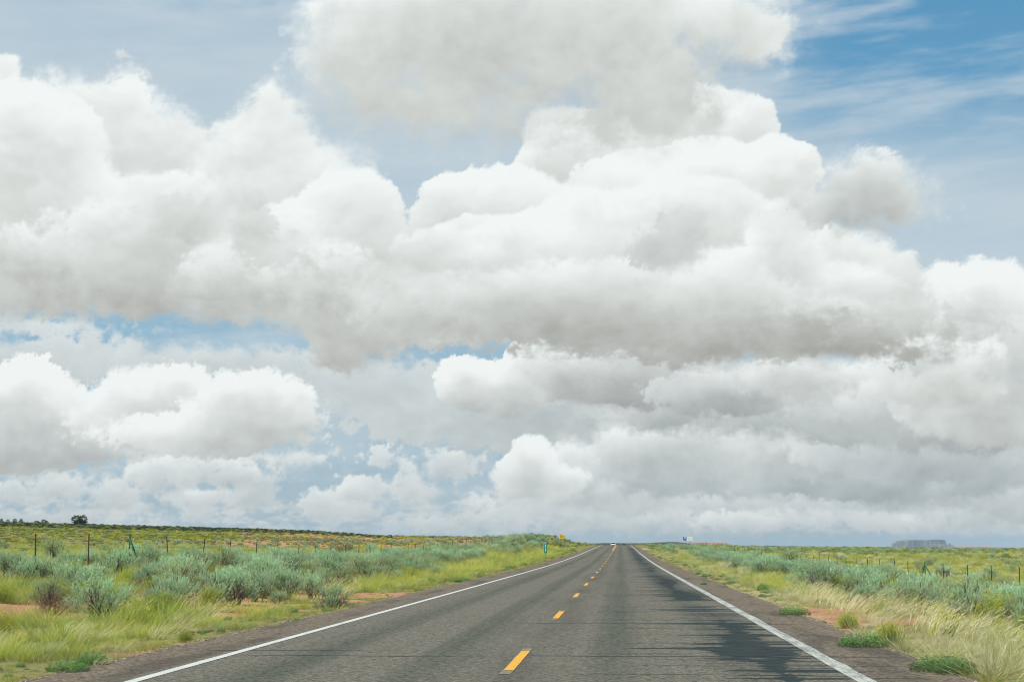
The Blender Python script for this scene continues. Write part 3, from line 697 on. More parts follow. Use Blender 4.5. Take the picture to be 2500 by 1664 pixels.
class B:
    """a heap of quads with two plant attributes"""
    def __init__(s): s.v = []; s.f = []; s.h = []; s.l = []; s.n = 0
    def add(s, v, f, h, l):
        s.v.append(v); s.f.append(f + s.n); s.h.append(h); s.l.append(l); s.n += len(v)
    def me(s, name, mat):
        return mesh(name, np.concatenate(s.v), np.concatenate(s.f), mat, False, dict(height=np.concatenate(s.h), leaf=np.concatenate(s.l)))
def unit(v): return v/np.maximum(np.linalg.norm(v, axis=-1, keepdims=True), 1e-9)
def blades(b, rg, base, dirv, length, width, bend, segs=3, h0=0.0, h1=1.0, taper=True, wind=None):
    """thin curved strips; base (n,3), dirv (n,3), length (n,), width (n,)"""
    n = len(base); ts = np.linspace(0, 1, segs+1)
    side = unit(np.cross(dirv, unit(rg.normal(size=(n, 3)))))
    pts = []
    for t_ in ts:
        p_ = base + dirv*length[:, None]*t_
        p_ = p_ + bend*(t_**2)*length[:, None]
        pts.append(p_)
    V_ = np.zeros((n, segs+1, 2, 3)); Ha = np.zeros((n, segs+1, 2)); lf = rg.random(n)
    for k, t_ in enumerate(ts):
        w = width*((1 - t_*.8) if taper else (1.0 if t_ < .99 else .3))
        V_[:, k, 0] = pts[k] - side*w[:, None]/2; V_[:, k, 1] = pts[k] + side*w[:, None]/2
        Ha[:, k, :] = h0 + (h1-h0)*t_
    i0 = np.arange(n)[:, None]*(segs+1)*2 + np.arange(segs)[None, :]*2
    Fq = np.stack([i0, i0+1, i0+3, i0+2], -1).reshape(-1, 4)
    b.add(V_.reshape(-1, 3), Fq, Ha.reshape(-1), np.repeat(lf, (segs+1)*2))
def tubes(b, rg, A_, Bp, r0, r1, bend=.1, segs=3, ns=4, h=(0, 1)):
    n = len(A_); ax = unit(Bp-A_); s1 = unit(np.cross(ax, rg.normal(size=(n, 3)))); s2 = np.cross(ax, s1); off = rg.normal(size=(n, 3))*bend*np.linalg.norm(Bp-A_, axis=1)[:, None]
    V_ = np.zeros((n, segs+1, ns, 3)); Ha = np.zeros((n, segs+1, ns))
    for k in range(segs+1):
        t_ = k/segs; c_ = A_ + (Bp-A_)*t_ + off*4*t_*(1-t_)*.5; r = r0 + (r1-r0)*t_
        for j in range(ns):
            a = 2*math.pi*j/ns; V_[:, k, j] = c_ + (s1*math.cos(a) + s2*math.sin(a))*np.reshape(r, (-1, 1)) if np.ndim(r) else c_ + (s1*math.cos(a) + s2*math.sin(a))*r
        Ha[:, k] = h[0] + (h[1]-h[0])*t_
    Fq = []
    for k in range(segs):
        for j in range(ns):
            a = k*ns+j; c2 = k*ns+(j+1) % ns
            Fq.append((a, c2, c2+ns, a+ns))
    Fq = (np.arange(n)[:, None, None]*(segs+1)*ns + np.array(Fq)[None]).reshape(-1, 4)
    b.add(V_.reshape(-1, 3), Fq, Ha.reshape(-1), np.repeat(rg.random(n), (segs+1)*ns))
def sage_model(seed, ntw=270, nlf=13, R=.55, Ht=.80, full=1.0, lw=.011, ll=.055):
    rg = np.random.default_rng(seed); st, fo = B(), B()
    nb = 13
    a = rg.random(nb)*6.283; rr = np.sqrt(rg.random(nb))*R*.8; zz = Ht*(.45+.35*rg.random(nb))
    tops = np.stack([rr*np.cos(a), rr*np.sin(a), zz], 1)
    base = tops*np.array([.12, .12, 0]); base[:, 2] = -.08
    tubes(st, rg, base, tops, .022, .008, .18, 4, 5)
    # secondary limbs
    k = rg.integers(0, nb, 44); fr = rg.random(44)*.5+.35
    s0 = base[k] + (tops[k]-base[k])*fr[:, None]; s1 = s0 + unit(rg.normal(size=(44, 3))*[1, 1, .3] + [0, 0, .7])*R*.5
    tubes(st, rg, s0, s1, .009, .004, .15, 3, 4)
    # lobes of foliage: rounded clumps of upright twigs
    nl = 11; la = np.arange(nl)*2.399 + rg.random(nl)*.6; lr = R*np.sqrt((np.arange(nl)+.3)/nl)*.82
    lc_ = np.stack([lr*np.cos(la), lr*np.sin(la), Ht*(.56 - .30*(lr/R)**2 + .12*rg.normal(size=nl))], 1)
    li = rg.integers(0, nl, ntw)
    dd = unit(rg.normal(size=(ntw, 3)) * [1, 1, .75] + [0, 0, .55])
    rad = R*(.26 + .10*rg.random(ntw)) * full
    p0 = lc_[li] + dd*rad[:, None]*rg.uniform(.35, 1.0, ntw)[:, None]
    p0[:, 2] = np.where(rg.random(ntw) < .22, p0[:, 2]*.45, p0[:, 2]); p0[:, 2] = np.maximum(p0[:, 2], .04)
    tdir = unit(dd*.55 + [0, 0, .95] + rg.normal(size=(ntw, 3))*.16 + np.stack([p0[:, 0], p0[:, 1], p0[:, 0]*0], 1)*.5)
    tl = rg.uniform(.10, .24, ntw)*(Ht/.8)
    blades(fo, rg, p0, tdir, tl*1.08, np.full(ntw, .009), rg.normal(size=(ntw, 3))*.06, 2, .15, .9)
    # leaves along the twigs
    q = rg.random((ntw, nlf)); pb = p0[:, None] + tdir[:, None]*(tl[:, None]*q)[..., None]
    ld = unit(tdir[:, None]*1.1 + rg.normal(size=(ntw, nlf, 3))*.55)
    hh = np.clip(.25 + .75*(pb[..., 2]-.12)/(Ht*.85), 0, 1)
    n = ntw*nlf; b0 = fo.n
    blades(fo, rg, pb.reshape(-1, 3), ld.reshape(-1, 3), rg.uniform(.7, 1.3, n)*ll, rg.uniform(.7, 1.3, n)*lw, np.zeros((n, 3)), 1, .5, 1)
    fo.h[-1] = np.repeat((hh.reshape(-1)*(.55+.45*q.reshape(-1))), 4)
    return fo.me("sagebrush_foliage", M['sage']), st.me("sagebrush_stems", M['wood'])
def grass_model(seed, n=70, R=.22, Ht=.42, mat='grass', width=.006, spread=.55, wind=(0, 0, 0), head=0, headmat=None, segs=3, bendamt=.35):
    rg = np.random.default_rng(seed); b = B()
    a = rg.random(n)*6.283; rr = np.sqrt(rg.random(n))*R
    base = np.stack([rr*np.cos(a), rr*np.sin(a), np.full(n, -.04)], 1)
    out_ = np.stack([np.cos(a), np.sin(a), np.zeros(n)], 1)
    d = unit(out_*spread*(rr/R)[:, None]*1.1 + rg.normal(size=(n, 3))*.16 + [0, 0, 1])
    bend = out_*bendamt*rg.random(n)[:, None] + np.array(wind) + [0, 0, -.12]
    blades(b, rg, base, d, rg.uniform(.55, 1.1, n)*Ht, rg.uniform(.7, 1.4, n)*width, bend, segs)
    return b.me("grass_tuft_blades", M[mat])
def plume_model(seed, n=34, Ht=.75, R=.16, wind=(.45, 0, 0)):
    """bunchgrass with long pale seed heads bowed by the wind"""
    rg = np.random.default_rng(seed); b = B()
    a = rg.random(n)*6.283; rr = np.sqrt(rg.random(n))*R
    base = np.stack([rr*np.cos(a), rr*np.sin(a), np.full(n, -.04)], 1)
    d = unit(np.stack([np.cos(a)*.25, np.sin(a)*.25, np.ones(n)], 1) + rg.normal(size=(n, 3))*.10)
    bend = np.array(wind)*rg.uniform(.6, 1.4, n)[:, None] + [0, 0, -.15]
    L = rg.uniform(.7, 1.1, n)*Ht
    blades(b, rg, base, d, L, np.full(n, .005), bend, 5, .1, .8)
    t0 = .62
    for f_ in np.linspace(t0, 1.0, 7):
        p_ = base + d*L[:, None]*f_ + bend*(f_**2)*L[:, None]
        tg = unit(d + bend*2*f_)
        blades(b, rg, p_, unit(tg + rg.normal(size=(n, 3))*.22), L*.12, np.full(n, .010), np.zeros((n, 3)), 1, .85, 1)
    return b
def fluffy_model(seed):
    """low dense pale tuft of fine stalks"""
    rg = np.random.default_rng(seed); b = B(); n = 240
    dd = unit(rg.normal(size=(n, 3))*[1, 1, .5] + [.15, 0, .75])
    base = dd*[.05, .05, 0] + rg.normal(size=(n, 3))*[.05, .05, 0]
    blades(b, rg, base, dd, rg.uniform(.22, .42, n), np.full(n, .0045), np.array([.12, 0, -.12])+rg.normal(size=(n, 3))*.04, 3, .2, 1)
    return b
def weed_model(seed, n=1100, R=.32, Ht=.20, mat='weed'):
    rg = np.random.default_rng(seed); b = B(); st = B()
    a = rg.random(n)*6.283; rr = np.sqrt(rg.random(n))*R; z = Ht*(1-(rr/R)**2*.6)*rg.uniform(.15, 1, n)
    p_ = np.stack([rr*np.cos(a), rr*np.sin(a), z], 1)
    d = unit(rg.normal(size=(n, 3))*[1, 1, .5] + [0, 0, .5])
    blades(b, rg, p_, d, rg.uniform(.025, .05, n), rg.uniform(.007, .014, n), np.zeros((n, 3)), 2, .3, 1)
    b.h[-1] = np.repeat(np.clip(z/Ht, 0, 1), 6)
    k = 26; a2 = rg.random(k)*6.283; r2 = R*np.sqrt(rg.random(k))*.9
    tubes(st, rg, np.zeros((k, 3)) - [0, 0, .03], np.stack([r2*np.cos(a2), r2*np.sin(a2), Ht*.7*(1-(r2/R)**2*.6)], 1), .005, .002, .1, 2, 3)
    return b.me("weed_leaves", M[mat]), st.me("weed_stems", M[mat])
def rabbit_model(seed, R=.42, Ht=.55, fl=1.0):
    rg = np.random.default_rng(seed); fo, st, fw = B(), B(), B(); n = 420
    dd = unit(rg.normal(size=(n, 3))*[1, 1, .6] + [0, 0, .75]); dd[:, 2] = np.abs(dd[:, 2])
    tip = dd*np.array([R, R, Ht])*rg.uniform(.75, 1.05, n)[:, None]; b0 = tip*.35*[1, 1, .9]
    d = unit(tip-b0 + [0, 0, .08]); L = np.linalg.norm(tip-b0, axis=1)
    blades(fo, rg, b0, d, L, np.full(n, .006), rg.normal(size=(n, 3))*.05, 3, .1, .9)
    m_ = 7; q = rg.uniform(.25, 1, (n, m_)); pb = b0[:, None] + d[:, None]*(L[:, None]*q)[..., None]
    blades(fo, rg, pb.reshape(-1, 3), unit(d[:, None]*1.0 + rg.normal(size=(n, m_, 3))*.45).reshape(-1, 3), rg.uniform(.03, .06, n*m_), np.full(n*m_, .006), np.zeros((n*m_, 3)), 1, .4, 1)
    fo.h[-1] = np.repeat(q.reshape(-1)*.7+.3, 4)
    k = 16; tubes(st, rg, np.zeros((k, 3))-[0, 0, .06], tip[:k]*.6, .012, .004, .12, 3, 4)
    s_ = (rg.random(n) < .62*fl) & (dd[:, 2] > .25); c_ = tip[s_]; c_ = np.repeat(c_, 7, 0) + rg.normal(size=(len(c_)*7, 3))*[.022, .022, .012]
    if len(c_): blades(fw, rg, c_, unit(rg.normal(size=c_.shape) + [0, 0, .8]), rg.uniform(.018, .034, len(c_)), np.full(len(c_), .014), np.zeros(c_.shape), 1, 0, 1)
    return fo.me("rabbitbrush_foliage", M['rabbit']), st.me("rabbitbrush_stems", M['wood']), (fw.me("rabbitbrush_flowers", M['flower']) if len(c_) else None)
def dead_model(seed, R=.4, Ht=.5):
    rg = np.random.default_rng(seed); st = B(); n = 60
    dd = unit(rg.normal(size=(n, 3))*[1, 1, .5] + [0, 0, .8]); tip = dd*[R, R, Ht]
    tubes(st, rg, np.zeros((n, 3))-[0, 0, .05], tip, .010, .003, .12, 3, 4)
    k = rg.integers(0, n, 320); s0 = tip[k]*rg.uniform(.4, 1, 320)[:, None]
    tubes(st, rg, s0, s0 + unit(rg.normal(size=(320, 3)) + [0, 0, .5])*.14, .003, .0012, .1, 2, 3)
    return st.me("dead_brush_twigs", M['dead'])
def farblob(seed, mat, n=130, R=.5, Ht=.6, fl=None, s=.12):
    """shrub for the far plain: clumps of leafy faces through a rounded volume"""
    rg = np.random.default_rng(seed); b = B()
    dd = unit(rg.normal(size=(n, 3))); r = rg.uniform(.45, 1, n)[:, None]; p_ = dd*r*[R, R, Ht*.55]; p_[:, 2] = np.abs(p_[:, 2]) + Ht*.12
    p_[:, 0] += np.sin(p_[:, 1]*7+seed)*.06
    d = unit(dd + [0, 0, .6] + rg.normal(size=(n, 3))*.4)
    blades(b, rg, p_, d, rg.uniform(.6, 1.3, n)*s*1.3, rg.uniform(.6, 1.2, n)*s*.55, np.zeros((n, 3)), 2, .2, 1)
    b.h[-1] = np.repeat(np.clip(p_[:, 2]/Ht, 0, 1), 6)
    return b.me("far_shrub", M[mat])

# ---- scattering: one object, many plants that nobody could count
def scatter(name, P, rot, scl, idx, sources, label=None):
    n = len(P); me = bpy.data.meshes.new(name); me.vertices.add(n); me.vertices.foreach_set('co', np.asarray(P, np.float32).ravel())
    a = me.attributes.new('turn', 'FLOAT_VECTOR', 'POINT'); R3 = np.zeros((n, 3), np.float32); R3[:, 2] = rot; a.data.foreach_set('vector', R3.ravel())
    a = me.attributes.new('size', 'FLOAT_VECTOR', 'POINT'); a.data.foreach_set('vector', np.asarray(scl, np.float32).ravel())
    a = me.attributes.new('pick', 'INT', 'POINT'); a.data.foreach_set('value', np.asarray(idx, np.int32))
    o = obj(name, me)
    coll = bpy.data.collections.new(name + "_sources")
    for i, s_ in enumerate(sources):
        so_ = bpy.data.objects.new("%s_%02d" % (name, i), s_); coll.objects.link(so_)
    g = bpy.data.node_groups.new(name, 'GeometryNodeTree')
    g.interface.new_socket('Geometry', in_out='INPUT', socket_type='NodeSocketGeometry'); g.interface.new_socket('Geometry', in_out='OUTPUT', socket_type='NodeSocketGeometry')
    gi = g.nodes.new('NodeGroupInput'); go = g.nodes.new('NodeGroupOutput'); ip = g.nodes.new('GeometryNodeInstanceOnPoints')
    ci = g.nodes.new('GeometryNodeCollectionInfo'); ci.inputs['Collection'].default_value = coll; ci.inputs['Separate Children'].default_value = True; ci.inputs['Reset Children'].default_value = True
    def na_(nm, tp):
        q = g.nodes.new('GeometryNodeInputNamedAttribute'); q.data_type = tp; q.inputs['Name'].default_value = nm; return q.outputs['Attribute']
    g.links.new(gi.outputs[0], ip.inputs['Points']); g.links.new(ci.outputs[0], ip.inputs['Instance']); ip.inputs['Pick Instance'].default_value = True
    g.links.new(na_('pick', 'INT'), ip.inputs['Instance Index']); g.links.new(na_('turn', 'FLOAT_VECTOR'), ip.inputs['Rotation']); g.links.new(na_('size', 'FLOAT_VECTOR'), ip.inputs['Scale'])
    g.links.new(ip.outputs[0], go.inputs[0])
    md = o.modifiers.new("plants", 'NODES'); md.node_group = g
    o['kind'] = 'stuff'
    if label: o['label'] = label
    return o
# ------------------------------------------------------------------ where things grow
RG = np.random.default_rng(20)
def inview(x, y, marg=60, wide=650):
    px = pxof(x, y); marg = marg + wide
    return (y > 11) & (px > -marg) & (px < 2500+marg)
def jitter_grid(x0, x1, y0, y1, step):
    gx_, gy_ = np.meshgrid(np.arange(x0, x1, step), np.arange(y0, y1, step))
    x = gx_.ravel() + RG.uniform(-.5, .5, gx_.size)*step; y = gy_.ravel() + RG.uniform(-.5, .5, gx_.size)*step
    return x, y
def cn(x, y, s, f, o=4): return fbm(np.asarray(x)*f, np.asarray(y)*f, s, o, .55)
def nf(n): return np.clip(n*1.1+.5, 0, 1)
# --- models
SG = [sage_model(101), sage_model(102, R=.62, Ht=.85), sage_model(103, ntw=190, R=.5, Ht=.95, full=.9), sage_model(104, ntw=150, nlf=9, R=.55, Ht=.8, full=1.1)]
RB = [rabbit_model(201), rabbit_model(202, fl=.6), rabbit_model(203, fl=.15)]
WD = [weed_model(301), weed_model(302, R=.25, Ht=.26)]
DD = [dead_model(401)]
PLb = [plume_model(501), plume_model(502, 26, .85)]
FLb = [fluffy_model(511), fluffy_model(512)]
GR = [grass_model(1), grass_model(2, 60, .25, .5), grass_model(3, 80, .2, .32), grass_model(4, 50, .2, .45, bendamt=.6)]
PG = [grass_model(5, 70, .18, .30, 'pinkgrass'), grass_model(6, 60, .2, .38, 'pinkgrass')]
STm = [grass_model(7, 70, .22, .45, 'straw', wind=(.3, 0, 0)), PLb[0].me("plume_grass", M['straw']), FLb[0].me("straw_tuft", M['straw'])]

# --- sagebrush
def sage_density(x, y):
    dl = np.abs(x) - 4.9; L = x < 0
    n = cn(x, y, 811, .11) + .35*cn(x, y, 812, .5)
    band = np.where(L, sst(dl, 1.6, 3.2)*(1-sst(dl, 12, 17)*.85), sst(dl, 2.2, 3.8)*(1-sst(dl, 10.5, 14)*.9))
    band = band*np.where(L, 1, 1-.75*sst(-y, -38, -30)*sst(dl, 3.5, 5))
    band = band*np.where(L & (y < 33), .35, 1)
    return band*np.clip(.40 + n*3.3, 0, 1)
sx, sy = jitter_grid(-30, 28, 15, 260, 1.0)
k = inview(sx, sy, 120) & (np.abs(sx) > 5.3) & ~((sx > -10) & (sx < -4.5) & (sy > 80) & (sy < 250)) & ~((sx > 7.5) & (sx < 12) & (sy > 165) & (sy < 240)); sx, sy = sx[k], sy[k]
k = RG.random(len(sx)) < sage_density(sx, sy)*.68*np.where(sy > 120, .6, 1); sx, sy = sx[k], sy[k]
sh = RG.uniform(.34, .98, len(sx))*(1 + .25*nf(cn(sx, sy, 815, .2)))*np.where(np.abs(sx) < 7.2, .7, 1)
# individual bushes copied from the photograph: (image x of the base, image y of the base, height in image pixels, model)
HAND = [(812, 1487, 66, 1, "dense rounded sagebrush alone at the pavement edge on the left, white edge line beside it"),
        (200, 1470, 52, 0, "small round sagebrush standing alone on red sand at far left"),
        (430, 1478, 88, 2, "tall dark based sagebrush at the front left corner of the left stand"),
        (520, 1466, 78, 1, "broad grey-green sagebrush at the front of the left stand"),
        (280, 1412, 78, 2, "sagebrush with bare dark stems in the middle of the left stand"),
        (130, 1370, 66, 2, "tallest pale sagebrush rising past the wire fence at far left"),
        (650, 1440, 92, 1, "widest sagebrush at the right front of the left stand"),
        (845, 1362, 58, 3, "tall loose sagebrush with brown seed stalks rising above its neighbours"),
        (1925, 1395, 60, 2, "tall sagebrush nearest the fence in the right stand"),
        (2010, 1450, 88, 1, "large sagebrush in the middle of the right stand"),
        (2110, 1482, 70, 0, "low feathery sagebrush at the front of the right stand"),
        (2160, 1455, 80, 1, "grey-green sagebrush at the right end of the right stand"),
        (2300, 1415, 50, 3, "lone sagebrush with bare twiggy base near the right fence")]
hand = []
for (px_, py_, hp, md, lab) in HAND:
    q = ground_at(px_, py_)
    x_, y_ = q; hh_ = hp/F*y_/math.cos(.1)
    hand.append((x_, y_, hh_, md, lab))
hx = np.array([h_[0] for h_ in hand]); hy = np.array([h_[1] for h_ in hand])
keep = np.ones(len(sx), bool)
for a_, b_ in zip(hx, hy): keep &= (np.hypot(sx-a_, (sy-b_)*.8) > .75)
sx, sy, sh = sx[keep], sy[keep], sh[keep]
order = np.argsort(-(sh/sy)*np.where(inview(sx, sy, 30, 0), 1, .01)); NIND = 280
def put_plant(name, parts, x, y, s, rz, label, cat, group, zs=1.0, sink=.02):
    root = bpy.data.objects.new(name, None); COL.objects.link(root)
    root.location = (x, y, Hs(x, y) - sink); root.rotation_euler = (0, 0, rz); root.scale = (s, s, s*zs)
    root.empty_display_size = .1
    tag(root, label, cat, group)
    for nm, me in parts:
        o = bpy.data.objects.new(nm, me); COL.objects.link(o); o.parent = root
    return root
for (x_, y_, hh_, md, lab) in hand:
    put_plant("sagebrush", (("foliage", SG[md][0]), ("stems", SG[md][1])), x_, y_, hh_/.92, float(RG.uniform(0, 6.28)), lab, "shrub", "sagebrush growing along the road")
def sage_label(x, y, h):
    side = "left" if x < 0 else "right"
    row = "in the row nearest the pavement" if abs(x) < 8.2 else ("in the middle of the stand" if abs(x) < 12.5 else "near the wire fence")
    dist = "close" if y < 50 else ("midway" if y < 90 else "distant")
    sz = "tall" if h > .95 else ("medium" if h > .75 else "low")
    return "%s %s sagebrush %s %s of the road" % (dist, sz, row, side)
for i in order[:NIND]:
    md = int(RG.choice([0, 0, 1, 1, 1, 2])); x_, y_, h_ = float(sx[i]), float(sy[i]), float(sh[i])
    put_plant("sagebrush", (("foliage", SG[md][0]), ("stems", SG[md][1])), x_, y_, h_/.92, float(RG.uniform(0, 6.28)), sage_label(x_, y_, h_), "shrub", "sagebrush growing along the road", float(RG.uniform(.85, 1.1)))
rest = order[NIND:]
# further sagebrush beyond, too many to count
fx_, fy_ = jitter_grid(-90, 90, 120, 420, 2.4)
k = inview(fx_, fy_) & (np.abs(fx_) > 6.5) & ~((fx_ > -11) & (fx_ < -4.5) & (fy_ > 120) & (fy_ < 250)) & ~((fx_ > 7) & (fx_ < 13) & (fy_ > 140) & (fy_ < 240)) & (RG.random(len(fx_)) < .55*nf(cn(fx_, fy_, 816, .05)*1.6 - .25)); fx_, fy_ = fx_[k], fy_[k]
ax, ay = np.concatenate([sx[rest], fx_]), np.concatenate([sy[rest], fy_]); ah = np.concatenate([sh[rest], RG.uniform(.4, .8, len(fx_))])
P = np.stack([ax, ay, H(ax, ay)-.03], 1); sc = np.repeat((ah/.8)[:, None], 3, 1)
SGm = []
def join_mesh(a, b_):
    """one mesh with two materials from foliage and stems"""
    import bmesh
    bm = bmesh.new(); bm.from_mesh(a); n0 = len(bm.faces); bm.from_mesh(b_); bm.faces.ensure_lookup_table()
    for f_ in bm.faces[n0:]: f_.material_index = 1
    me = bpy.data.meshes.new(a.name + "_far"); bm.to_mesh(me); bm.free()
    me.materials.append(a.materials[0]); me.materials.append(b_.materials[0]); return me
SGm = [join_mesh(*SG[0]), join_mesh(*SG[1]), join_mesh(*SG[3])]
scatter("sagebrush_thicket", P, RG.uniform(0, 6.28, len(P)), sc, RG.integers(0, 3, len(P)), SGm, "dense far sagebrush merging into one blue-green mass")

# --- verge grass and field grass near the road
def grass_pts(step, y0, y1, x0, x1):
    x, y = jitter_grid(x0, x1, y0, y1, step)
    k = inview(x, y, 120) & (np.abs(x) > 4.72); return x[k], y[k]
GP, GS, GI, GRz = [], [], [], []
def addg(x, y, s, idx, zs=None):
    s = np.broadcast_to(s, x.shape)
    GP.append(np.stack([x, y, H(x, y)], 1)); z_ = s if zs is None else s*zs
    GS.append(np.stack([s, s, z_], 1)); GI.append(np.broadcast_to(idx, x.shape).astype(int)); GRz.append(RG.uniform(-.5, .5, len(x)) + RG.integers(0, 2, len(x))*0)
SRC = GR + PG + STm + [WD[0][0], WD[1][0]]        # 0-3 green, 4-5 seed-head, 6-8 straw, 9-10 weeds
for (step, y0, y1, sc_) in ((.26, 14, 40, .82), (.36, 40, 75, 1.0), (.60, 75, 130, 1.25), (1.0, 130, 230, 1.7)):
    x, y = grass_pts(step, y0, y1, -34 if y1 < 80 else -75, 30 if y1 < 80 else 65)
    dl = np.abs(x) - 4.9; L = x < 0
    bare = nf(cn(x, y, 831, .16)*1.3 + .5*cn(x, y, 833, .7))          # high: bare sand
    so_ = np.array(soil(x, y))
    nS = cn(x, y, 832, .25, 4); nW = cn(x, y, 834, .5, 3)
    r = RG.random(len(x))
    dens = np.clip(1.05 - so_*1.1, .06, 1)*np.where(dl < 2.6, 1, .72)
    dens = np.where(dl < .15, .65, dens)
    k = r < dens
    x, y, dl, L, nS, nW = x[k], y[k], dl[k], L[k], nS[k], nW[k]
    idx = RG.integers(0, 4, len(x)); r = RG.random(len(x))
    # pale straw: right verge strongly, left corner near the camera, patches elsewhere
    ps = np.where(L, np.where((y < 24) & (dl < 2.4), .22, .02 + .12*(nS > .2)), np.where(dl < 1.7, .26 + nS*.7, .02 + .16*(nS > .26)))
    ps = np.where(~L & (y > 60), np.clip(ps + .10, 0, 1), ps)
    idx = np.where(r < ps, RG.integers(6, 9, len(x)), idx)
    idx = np.where((idx == 8) & (y > 90), 6, idx)
    r2 = RG.random(len(x))
    idx = np.where(~L & (dl < 1.1) & (RG.random(len(x)) < .42), 8, idx)
    idx = np.where((dl < .9) & (r2 < .35), RG.integers(4, 6, len(x)), idx)
    idx = np.where((dl < 1.3) & (nW > .12) & (r2 > .6), RG.integers(9, 11, len(x)), idx)
    s = sc_*RG.uniform(.5, 1.15, len(x))*np.where(dl < .7, .5, np.where(dl < 1.6, .75, 1.0))*np.clip(.85 + cn(x, y, 835, .5, 3)*1.2, .45, 1.3)
    s = s*np.where(idx == 7, .62, 1)*np.where(L & (dl > .7) & (idx < 4), 1.2, 1)
    addg(x, y, s, idx, RG.uniform(.8, 1.2, len(x)))
P = np.concatenate(GP)
print("grass tufts", len(P))
scatter("grass", P, np.concatenate(GRz), np.concatenate(GS), np.concatenate(GI), SRC, "green, yellow and straw coloured grass covering both verges and the fields")

# --- loose stones along the pavement edges
import bmesh
def stone_mesh(seed):
    rg = np.random.default_rng(seed); bm = bmesh.new(); bmesh.ops.create_icosphere(bm, subdivisions=1, radius=.5)
    for v in bm.verts: v.co = Vector((v.co.x, v.co.y*.8, v.co.z*.55))*float(rg.uniform(.75, 1.2))
    me = bpy.data.meshes.new("stone"); bm.to_mesh(me); bm.free(); me.materials.append(plain("stone_%d" % seed, [(.30, .22, .17), (.20, .15, .12), (.36, .30, .25)][seed % 3], .9, .1, 0, .3)); return me
n_ = 9000; ys_ = 14 + 60*RG.random(n_)**1.6; xs_ = 4.82 + np.abs(RG.normal(size=n_))*.22 - .10; xs_ = np.where(RG.random(n_) < .5, -xs_, xs_)
k = inview(xs_, ys_, 20); xs_, ys_ = xs_[k], ys_[k]; sz_ = .012 + .045*RG.random(len(xs_))**3
zz_ = np.where(np.abs(xs_) < 4.8, road_z(ys_), H(xs_, ys_))
scatter("gravel", np.stack([xs_, ys_, zz_], 1), RG.uniform(0, 6.28, len(xs_)), np.stack([sz_]*3, 1), RG.integers(0, 3, len(xs_)), [stone_mesh(i) for i in range(3)], "loose gravel and stones along both pavement edges")

# --- rabbitbrush with yellow flowers, weeds, straw tufts, dead brush: those that stand out are things of their own
def thing_plant(kind, mds, x, y, s, lab, grp, cat="shrub", zs=1.0, rz=None):
    md = mds
    parts = [("foliage", md[0]), ("stems", md[1])] + ([("blossom", md[2])] if len(md) > 2 and md[2] else [])
    return put_plant(kind, parts, x, y, s, float(RG.uniform(0, 6.28)) if rz is None else rz, lab, cat, grp, zs)
for (px_, py_, sp, md, lab) in [(2030, 1535, .62, 2, "olive rabbitbrush at the right pavement edge beside the first straw tuft"),
                               (2100, 1570, .62, 2, "dark green rabbitbrush in a pair at the right pavement edge"),
                               (2165, 1572, .6, 1, "yellow-tinged rabbitbrush between two pale tufts at the right pavement edge"),
                               (2320, 1560, .8, 0, "rabbitbrush with bright yellow flowers behind the bowed straw plumes"),
                               (2410, 1510, 1.0, 0, "largest yellow-flowered rabbitbrush at the right edge of the picture"),
                               (2240, 1500, .75, 2, "rounded olive rabbitbrush in front of the right sagebrush stand"),
                               (2060, 1440, .9, 1, "rabbitbrush with a few yellow tips behind the verge grass"),
                               (8, 1560, .7, 0, "yellow-flowered rabbitbrush on red sand at the left edge of the picture"),
                               (455, 1568, .38, 2, "small olive bush at the left pavement edge"),
                               (345, 1370, 1.0, 2, "olive bush with brown base inside the left sagebrush stand"),
                               (715, 1400, 1.05, 2, "olive and brown bush between grey sagebrush left of the road")]:
    x_, y_ = ground_at(px_, py_)
    if abs(x_) < 5.1: x_ = math.copysign(5.1, x_)
    thing_plant("rabbitbrush", RB[md], x_, y_, sp, lab, "rabbitbrush on the verges")
for (px_, py_, s_, md, lab) in [(1940, 1508, 1.0, 0, "round bright green weed on the right pavement edge below the sagebrush"),
                            (2110, 1590, 1.1, 0, "leafy green weed under the dark rabbitbrush pair on the right"),
                            (2290, 1652, .95, 0, "largest vivid green weed spreading onto the asphalt at bottom right"),
                            (2335, 1660, .9, 1, "green weed at the foot of the pale grass at bottom right"),
                            (165, 1652, .75, 0, "low green weed mat at the left pavement edge at bottom left"),
                            (222, 1634, .75, 1, "green weed above the weed mat at bottom left"),
                            (1718, 1431, .5, 1, "tiny green weed growing through the right shoulder")]:
    x_, y_ = ground_at(px_, py_)
    o = thing_plant("leafy_weed", WD[md], x_, y_, s_, lab, "green weeds at the pavement edges", "weed")
    o.location.z = max(o.location.z, float(road_z(y_)) - .02 if abs(x_) < 4.85 else o.location.z)
BT = [(FLb[0], "a"), (FLb[1], "b"), (PLb[0], "c"), (PLb[1], "d")]
bt_me = [b_.me("bunchgrass_blades", M['straw']) for b_, _ in BT]
btb = [grass_model(31, 60, .12, .22, 'grass', .006)]
def bunch(x, y, s, md, lab, grp="pale bunchgrass tufts on the verges"):
    put_plant("bunchgrass", (("seed_stalks", bt_me[md]), ("green_base", btb[0])), x, y, s, float(RG.uniform(-.5, .5)), lab, "grass tuft", grp)
